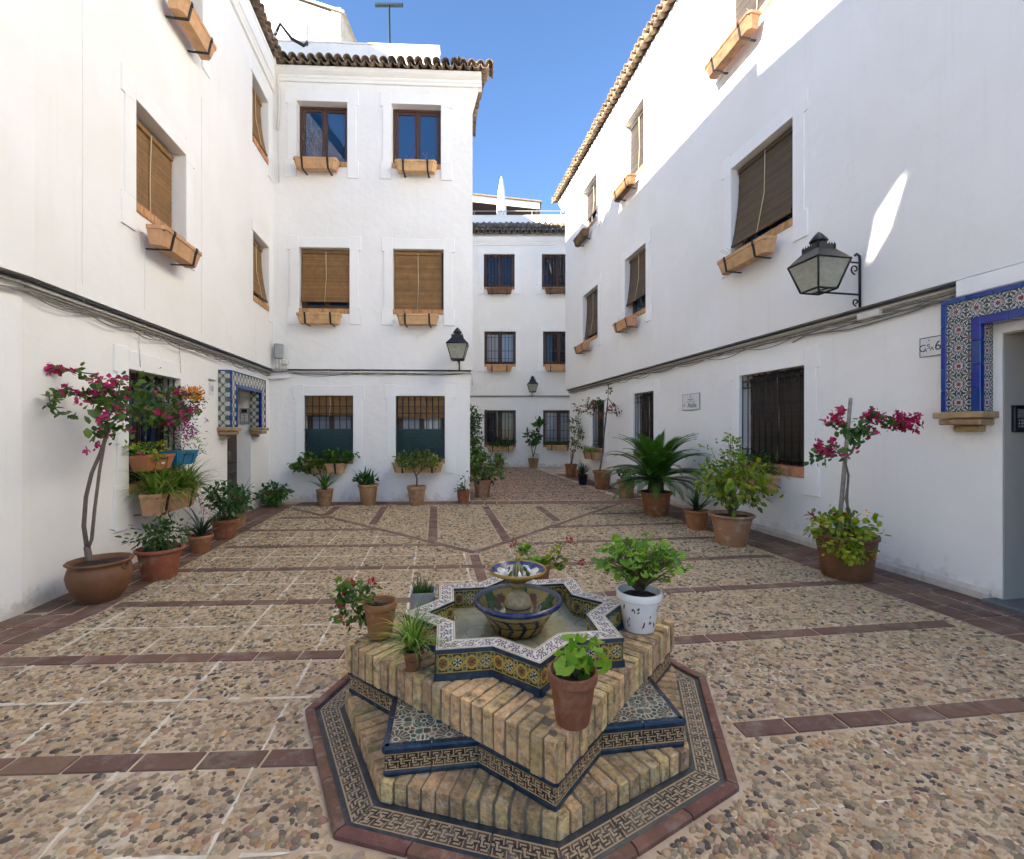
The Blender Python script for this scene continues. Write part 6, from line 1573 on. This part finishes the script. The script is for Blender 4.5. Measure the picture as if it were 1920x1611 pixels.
# ------------------------------------------------------------------ lanterns
def lantern(F, u, wally, z, label):
    """square street lantern on a wrought iron wall bracket; origin on the wall at the bracket foot"""
    T = thing('wall_lantern', label, 'wall lantern', fpos(F, u, wally, z), F[2], 'black iron wall lanterns')
    cy = -.58; m = MB()
    m.tube([(0, -.015, -.06), (0, -.015, .50), (0, -.02, .54), (0, -.06, .565), (0, -.085, .54)], .014, 6)
    m.tube([(0, -.015, .46), (0, cy + .2, .46)], .010, 6); m.tube([(0, -.015, .085), (0, cy - .02, .085)], .012, 6)
    def scroll(y0, z0, r, s, turn):
        return [(0, y0 - (r * (1 - t / 9)) * math.sin(t) * 1.0 - r * .9, z0 + s * (r - (r * (1 - t / 9)) * math.cos(t))) for t in [turn * k / 16 for k in range(17)]]
    m.tube(scroll(-.03, .32, .06, 1, 6.6), .009, 5); m.tube(scroll(-.03, -.05, .045, 1, 6.6), .009, 5)
    m.tube([(0, cy + .16, .56), (0, cy + .21, .60), (0, cy + .26, .56), (0, cy + .26, .47)], .008, 5)
    m.build('bracket', M['iron'], T)
    zb, zt, rb, rt = .10, .42, .125, .215
    m = MB()
    cor = [(-1, -1), (1, -1), (1, 1), (-1, 1)]
    for (a, b) in cor: m.tube([(a * rb, cy + b * rb, zb), (a * rt, cy + b * rt, zt)], .011, 4)
    for i in range(4):
        a, b = cor[i], cor[(i + 1) % 4]
        m.tube([(a[0] * rb, cy + a[1] * rb, zb), (b[0] * rb, cy + b[1] * rb, zb)], .012, 4); m.tube([(a[0] * rt, cy + a[1] * rt, zt), (b[0] * rt, cy + b[1] * rt, zt)], .013, 4)
    m.tube([(-rb, cy, zb - .004), (rb, cy, zb - .004)], .008, 4); m.tube([(0, cy, .09), (0, cy, .17)], .012, 6)
    m.build('frame', M['iron'], T)
    for i in range(4):
        a, b = cor[i], cor[(i + 1) % 4]; q = MB(); k = .93
        P = [Vector((a[0] * rb * k, cy + a[1] * rb * .985, zb + .012)), Vector((b[0] * rb * k, cy + b[1] * rb * .985, zb + .012)), Vector((b[0] * rt * k, cy + b[1] * rt * .985, zt - .012)), Vector((a[0] * rt * k, cy + a[1] * rt * .985, zt - .012))]
        if i % 2: P = [Vector((a[0] * rb * .985, cy + a[1] * rb * k, zb + .012)), Vector((b[0] * rb * .985, cy + b[1] * rb * k, zb + .012)), Vector((b[0] * rt * .985, cy + b[1] * rt * k, zt - .012)), Vector((a[0] * rt * .985, cy + a[1] * rt * k, zt - .012))]
        n = (P[1] - P[0]).cross(P[3] - P[0]).normalized() * .004
        q.add(P + [p - n for p in P], [(0, 1, 2, 3), (7, 6, 5, 4), (0, 4, 5, 1), (1, 5, 6, 2), (2, 6, 7, 3), (3, 7, 4, 0)]); q.build('pane', M['lantern_glass'], T)
    m = MB(); L1 = [(a * rt * 1.02, cy + b * rt * 1.02, zt + .004) for a, b in cor]; L2 = [(a * .10, cy + b * .10, zt + .15) for a, b in cor]; L0 = [(a * rt * .98, cy + b * rt * .98, zt - .008) for a, b in cor]
    m.add(L0 + L1 + L2, [(0, 1, 5, 4), (1, 2, 6, 5), (2, 3, 7, 6), (3, 0, 4, 7), (4, 5, 9, 8), (5, 6, 10, 9), (6, 7, 11, 10), (7, 4, 8, 11), (8, 9, 10, 11), (3, 2, 1, 0)])
    m.tube([(0, cy, zt - .01), (0, cy, zt - .12)], .018, 8)
    m.build('roof', M['iron'], T)
    m = MB()                                     # pierced gallery with little crenels
    for s in (-1, 1):
        for ax in (0, 1):
            for k in range(7):
                t = -.105 + .035 * k; x0, x1 = t - .0175, t + .0175; h_ = .055
                if ax == 0: m.box(x0, x1, cy + s * .108 - .003, cy + s * .108 + .003, zt + .125, zt + .185); m.add([(x0 + .004, cy + s * .108, zt + .184), (x1 - .004, cy + s * .108, zt + .184), (t, cy + s * .108, zt + .215), (t, cy + s * .108 + .004, zt + .184)], [(0, 1, 2), (0, 3, 2), (1, 3, 2)])
                else: m.box(s * .108 - .003, s * .108 + .003, cy + x0, cy + x1, zt + .125, zt + .185); m.add([(s * .108, cy + x0 + .004, zt + .184), (s * .108, cy + x1 - .004, zt + .184), (s * .108, cy + t, zt + .215), (s * .108 + .004, cy + t, zt + .184)], [(0, 1, 2), (0, 3, 2), (1, 3, 2)])
    m.build('gallery', M['iron'], T)
    m = MB()
    for k in range(6):
        a = k * PI / 3; m.box(.052 * math.cos(a) - .012, .052 * math.cos(a) + .012, cy + .052 * math.sin(a) - .012, cy + .052 * math.sin(a) + .012, zt + .15, zt + .245)
    m.lathe([(.045, zt + .15), (.045, zt + .24)], 12, (0, cy, 0)); m.lathe([(.0, zt + .24), (.092, zt + .24), (.096, zt + .252), (.05, zt + .315), (.012, zt + .355), (.0, zt + .36)], 16, (0, cy, 0)); m.build('chimney_cap', M['iron'], T)
    return T
lantern(FR, 11.43, -.12, 3.10, 'large black iron lantern on a scrolled bracket beside the right doorway')
lantern(FB, 4.17, -.06, 2.97, 'black lantern at the street corner of the white corner house')
lantern(FD, 3.45, 0, 3.05, 'smaller-looking lantern on the alley house far behind')

# ------------------------------------------------------------------ cables and wall fittings
def cable(F, pts, name, label, mats=None):
    T = thing(name, label, 'cable run', (F[0], F[1], 0), F[2], 'cables run along the walls')
    return T
def run_line(T, mat, pts, r, name='cable'):
    m = MB(); m.tube(pts, r, 6); m.build(name, M[mat], T)
def sag(u0, u1, y, z, d, n=5, seg=10):
    out = []; L_ = (u1 - u0) / n
    for i in range(n):
        dd = d * random.uniform(.4, 1.3)
        for k in range(seg): t = k / seg; out.append((u0 + (i + t) * L_, y, z - dd * 4 * t * (1 - t)))
    out.append((u1, y, z)); return out
T = cable(FL, None, 'cable_run', 'bundle of grey cables and conduit along the left house wall')
run_line(T, 'cable_white', [(0, -.045, 2.865), (6.15, -.045, 2.865)], .017, 'conduit'); run_line(T, 'cable_black', [(0, -.075, 2.89), (6.1, -.075, 2.89)], .016); run_line(T, 'cable', [(0, -.03, 2.825), (6.1, -.03, 2.83)], .013)
for k in range(4): run_line(T, 'cable', sag(0.0, 6.1, -.03 - .012 * k, 2.82 - .010 * k, .025 + .012 * k, 6 + k), .006)
for (u, z1) in ((.55, 6.9), (1.55, 3.9), (2.95, 6.6)): run_line(T, 'trim', [(u, -.103, z1), (u + .01, -.106, 4.5 if z1 > 4.5 else 3.5), (u, -.106, 3.1), (u + .06, -.08, 2.86)], .0035, 'thin_wire')
run_line(T, 'cable_white', [(1.62, -.02, 2.8), (1.6, -.02, 2.62), (1.61, -.03, 2.36)], .006, 'thin_wire'); run_line(T, 'cable_white', [(2.5, -.02, 2.8), (2.53, -.02, 2.6), (2.52, -.03, 2.4)], .006, 'thin_wire')
TN = cable(FN, None, 'cable_run', 'short end of the left cable bundle at the left picture edge')
run_line(TN, 'cable_white', [(6, -.045, 2.865), (11.98, -.045, 2.865)], .017, 'conduit'); run_line(TN, 'cable_black', [(6, -.075, 2.89), (11.98, -.075, 2.89)], .016)
for k in range(3): run_line(TN, 'cable', sag(6, 11.98, -.03 - .012 * k, 2.82 - .012 * k, .05, 5), .006)
T = cable(FB, None, 'cable_run', 'pale conduit and black cable across the corner house front')
run_line(T, 'cable_white', [(.42, -.04, 2.87), (4.42, -.04, 2.87)], .022, 'conduit'); run_line(T, 'cable_black', [(.4, -.05, 2.91), (4.42, -.05, 2.91)], .014)
for k in range(2): run_line(T, 'cable_black', sag(.45, 4.3, -.02 - .01 * k, 2.855, .05 + .03 * k, 2 + k), .005)
run_line(T, 'cable', [(.0, -.03, 2.86), (.42, -.04, 2.88)], .014)
for u in (1.3, 2.0, 3.1, 3.9):
    q = MB(); q.box(u - .012, u + .012, -.066, 0, 2.84, 2.90); q.build('clip', M['cable_white'], T)
m = MB(); m.tube([(4.43, .02, 2.9), (4.46, .02, 2.8), (4.45, .02, 2.6)], .02, 6); m.build('conduit', M['cable_white'], T)
T = cable(FR, None, 'cable_run', 'sagging grey cables and conduit along the right house wall')
run_line(T, 'cable_white', [(0, -.05, 2.99), (14.5, -.05, 2.99)], .017, 'conduit'); run_line(T, 'cable_black', [(0, -.09, 3.01), (14.5, -.09, 3.01)], .014); run_line(T, 'cable', [(0, -.03, 2.95), (14.5, -.03, 2.95)], .012)
for k in range(4): run_line(T, 'cable', sag(.1, 14.5, -.03 - .012 * k, 2.94 - .010 * k, .03 + .012 * k, 8 + 2 * k), .006)
m = MB(); m.bbox(11.35, 11.62, -.10, -.002, 2.90, 2.985, .01); m.build('junction_box', M['cable_white'], T)
m = MB(); m.bbox(12.42, 13.0, -.14, -.002, 2.87, 3.03, .01); m.build('cover_box', M['trim'], T)
run_line(T, 'cable', [(10.3, -.02, 2.84), (10.55, -.02, 2.9), (11.2, -.03, 2.83), (11.9, -.03, 2.86), (12.42, -.03, 2.93)], .008)
T = cable(FD, None, 'cable_run', 'straight grey cable across the alley house')
run_line(T, 'cable', [(0, -.025, 3.02), (6, -.025, 3.02)], .024); run_line(T, 'cable_white', [(0, -.02, 2.97), (6, -.02, 2.97)], .014, 'conduit')
T = thing('drain_cable', 'black and white cable looping over the tiled eave in the inner corner', 'cable', (FB[0], FB[1], 0), FB[2])
run_line(T, 'cable_black', [(.85, -.1, 10.05), (.82, -.2, 9.92), (.60, -.3, 9.98), (.42, -.42, 10.18), (.34, -.5, 9.85)], .035, 'hose')
run_line(T, 'cable_white', [(.36, -.5, 9.95), (.30, -.48, 9.65), (.27, -.30, 9.3), (.26, -.12, 9.0), (.25, -.1, 8.5), (.22, -.1, 8.15)], .03, 'pipe'); run_line(T, 'cable_white', [(.22, -.09, 8.15), (.24, -.08, 7.0)], .008, 'thin_wire'); run_line(T, 'grey_box', [(.85, -.1, 10.0), (.85, -.1, 10.45)], .02, 'bracket')
T = thing('junction_box', 'grey metal box with two short pipes in the inner corner of the walls', 'junction box', fpos(FB, .27, -.16, 3.14), FB[2] + .5)
m = MB(); m.bbox(-.085, .085, -.05, .05, 0, .32, .012); m.build('case', M['grey_box'], T)
m = MB()
for x in (-.04, .03): m.tube([(x, 0, 0), (x, .02, -.26)], .017, 6)
m.build('pipe', M['cable_white'], T)
T = thing('socket_box', 'small white box over the conduit by the inner corner', 'junction box', fpos(FB, .38, -.06, 2.99), FB[2])
m = MB(); m.bbox(-.07, .07, -.07, 0, .03, .13, .01); m.build('case', M['cable_white'], T)
m = MB(); m.tube([(-.03, -.03, .03), (-.03, -.02, -.12)], .012, 6); m.tube([(.03, -.03, .03), (.03, -.02, -.12)], .012, 6); m.build('pipe', M['cable_white'], T)
m = MB(); m.add([(.48, -.08, 2.80), (.48, -.002, 2.80), (.0, -.002, 2.78), (.0, -.08, 2.78), (-.02, -.3, 2.5), (-.1, -.3, 2.5), (.48, -.08, 2.73), (.0, -.08, 2.70)], [(0, 1, 2, 3), (3, 2, 5, 4), (0, 3, 7, 6), (3, 4, 7)])
o = m.build('cable_duct', M['trim']); o.location = (FB[0], FB[1], 0); o.rotation_euler = (0, 0, FB[2]); tag(o, 'white plastered duct sloping down into the inner corner under the conduit', 'duct')

# intercoms
T = thing('intercom', 'grey intercom panel with name plates on the left doorway jamb', 'intercom', fpos(FL, 5.148, .11, 1.70), FL[2])
m = MB(); m.bbox(-.016, 0, -.085, .085, 0, .32, .006); m.build('panel', M['grey_box'], T)
for i in range(5):
    m = MB()
    for s in (-1, 1): m.bbox(-.021, -.014, s * .04 - .026, s * .04 + .026, .06 + i * .03, .075 + i * .03, .002)
    m.build('name_plate', M['plaque'], T)
m = MB(); m.box(-.02, -.015, -.05, .05, .23, .30); m.build('speaker', M['iron'], T)
T = thing('intercom', 'black intercom panel with three buttons inside the right doorway', 'intercom', fpos(FR, 12.713, .17, 1.575), FR[2])
m = MB(); m.bbox(0, .03, -.09, .13, 0, .23, .006); m.bbox(0, .04, -.095, .135, .23, .245, .004); m.build('panel', M['iron'], T)
for i in range(3):
    m = MB(); m.bbox(.028, .034, -.02, .05, .045 + i * .027, .062 + i * .027, .003); m.bbox(.028, .034, -.05, -.035, .045 + i * .027, .062 + i * .027, .003); m.build('button', M['grey_box'], T)
m = MB()
for i in range(6): m.box(.029, .033, -.06, .1, .135 + i * .013, .141 + i * .013)
m.build('speaker', M['grey_box'], T)

# signs
def up_mat(x, y, z, s=1.0): return Matrix.Translation((x, y, z)) @ Matrix.Rotation(PI / 2, 4, 'X')
T = thing('sign', 'small white enamel sign reading Atalia with an arrow between two barred windows', 'sign', fpos(FR, 7.75, -.004, 1.99), FR[2])
m = MB(); m.bbox(-.29, .29, -.014, 0, 0, .31, .004); m.build('plate', M['plaque'], T)
m = MB()
for (a, b, c_, d) in ((-.295, .295, -.004, .006), (-.295, .295, .304, .314)): m.box(a, b, -.017, .002, c_, d)
m.box(-.295, -.286, -.017, .002, 0, .31); m.box(.286, .295, -.017, .002, 0, .31); m.build('rim', M['grey_box'], T)
text_mesh('Atalia', .135, M['ink_grey'], 'lettering', T, up_mat(.045, -.0155, .085), sx=1.0)
text_mesh('<', .12, M['ink'], 'arrow', T, up_mat(-.235, -.0155, .085))
text_mesh('S', .075, M['ink'], 'emblem', T, up_mat(.0, -.0155, .255))
m = MB(); m.box(-.10, .10, -.0165, -.0145, .198, .209); m.build('line_of_print', M['ink_grey'], T)
m = MB()
for i in range(11): m.box(-.15 + i * .028, -.15 + i * .028 + .018, -.0160, -.0142, .153, .165)
for i in range(3): m.box(-.03 + i * .02, -.018 + i * .02, -.0160, -.0142, .178, .186)
m.build('fine_print', mk('pale_grey_ink', (.32, .33, .32), .6), T)
T = thing('house_number_plate', 'white tile reading CASA 6 beside the blue tiled right doorway', 'house number', fpos(FR, 12.115, -.004, 2.36), FR[2])
m = MB(); m.bbox(-.11, .11, -.012, 0, 0, .20, .003); m.build('plate', M['plaque'], T)
m = MB()
for (a, b, c_, d) in ((-.112, .112, .192, .2), (-.112, .112, 0, .005)): m.box(a, b, -.0135, -.011, c_, d)
m.box(-.112, -.105, -.0135, -.011, 0, .2); m.build('rim', M['ink'], T)
for (ch, x, z, sz) in (('C', -.083, .088, .105), ('A', -.058, .068, .06), ('S', -.024, .10, .075), ('A', .008, .075, .06), ('6', .065, .095, .135)):
    text_mesh(ch, sz, M['ink'], 'lettering', T, up_mat(x, -.0128, z), .0008)
m = MB(); m.box(-.03, -.012, -.0136, -.0118, .165, .169); m.box(-.0225, -.0195, -.0136, -.0118, .155, .178); m.build('cross', M['ink'], T)
T = thing('house_number_plate', 'small white tile reading 10 beside the blue tiled left doorway', 'house number', fpos(FL, 3.48, -.003, 2.16), FL[2])
m = MB(); m.bbox(-.075, .075, -.012, 0, 0, .19, .003); m.build('plate', M['plaque'], T)
m = MB(); m.box(-.10, .10, -.03, 0, .235, .25); m.build('ledge', M['grey_box'], T)
text_mesh('10', .13, mk('faded_blue_ink', (.12, .12, .18), .5), 'lettering', T, up_mat(0, -.0128, .095), .0008, .8)

# roof furniture
T = thing('tv_antenna', 'dark blue T shaped antenna mast above the corner house parapet', 'antenna', (-3.17, 12.0, 9.9))
m = MB(); m.tube([(0, 0, 0), (-.05, 0, 2.78)], .028, 8); m.build('mast', M['steel'], T)
m = MB(); m.bbox(-.42, .32, -.04, .04, 2.77, 2.84, .008); m.build('crossbar', M['steel'], T)
T = thing('parasol', 'closed white parasol standing on the alley house roof terrace', 'parasol', (-.49, 21.2, 9.95))
m = MB(); m.tube([(0, 0, 0), (0, 0, 3.35)], .025, 8); m.build('pole', M['grey_box'], T)
m = MB(); m.lathe([(.02, 3.32), (.06, 3.2), (.14, 2.7), (.19, 2.2), (.22, 1.75), (.20, 1.3), (.16, 1.15)], 24, wave=lambda r, z, t: r * (1 + .13 * math.sin(8 * t + z * 1.5))); m.build('canopy', M['canvas'], T)
m = MB(); m.lathe([(0, 0), (.3, 0), (.3, .08), (0, .1)], 20); m.build('base', M['grey_box'], T)
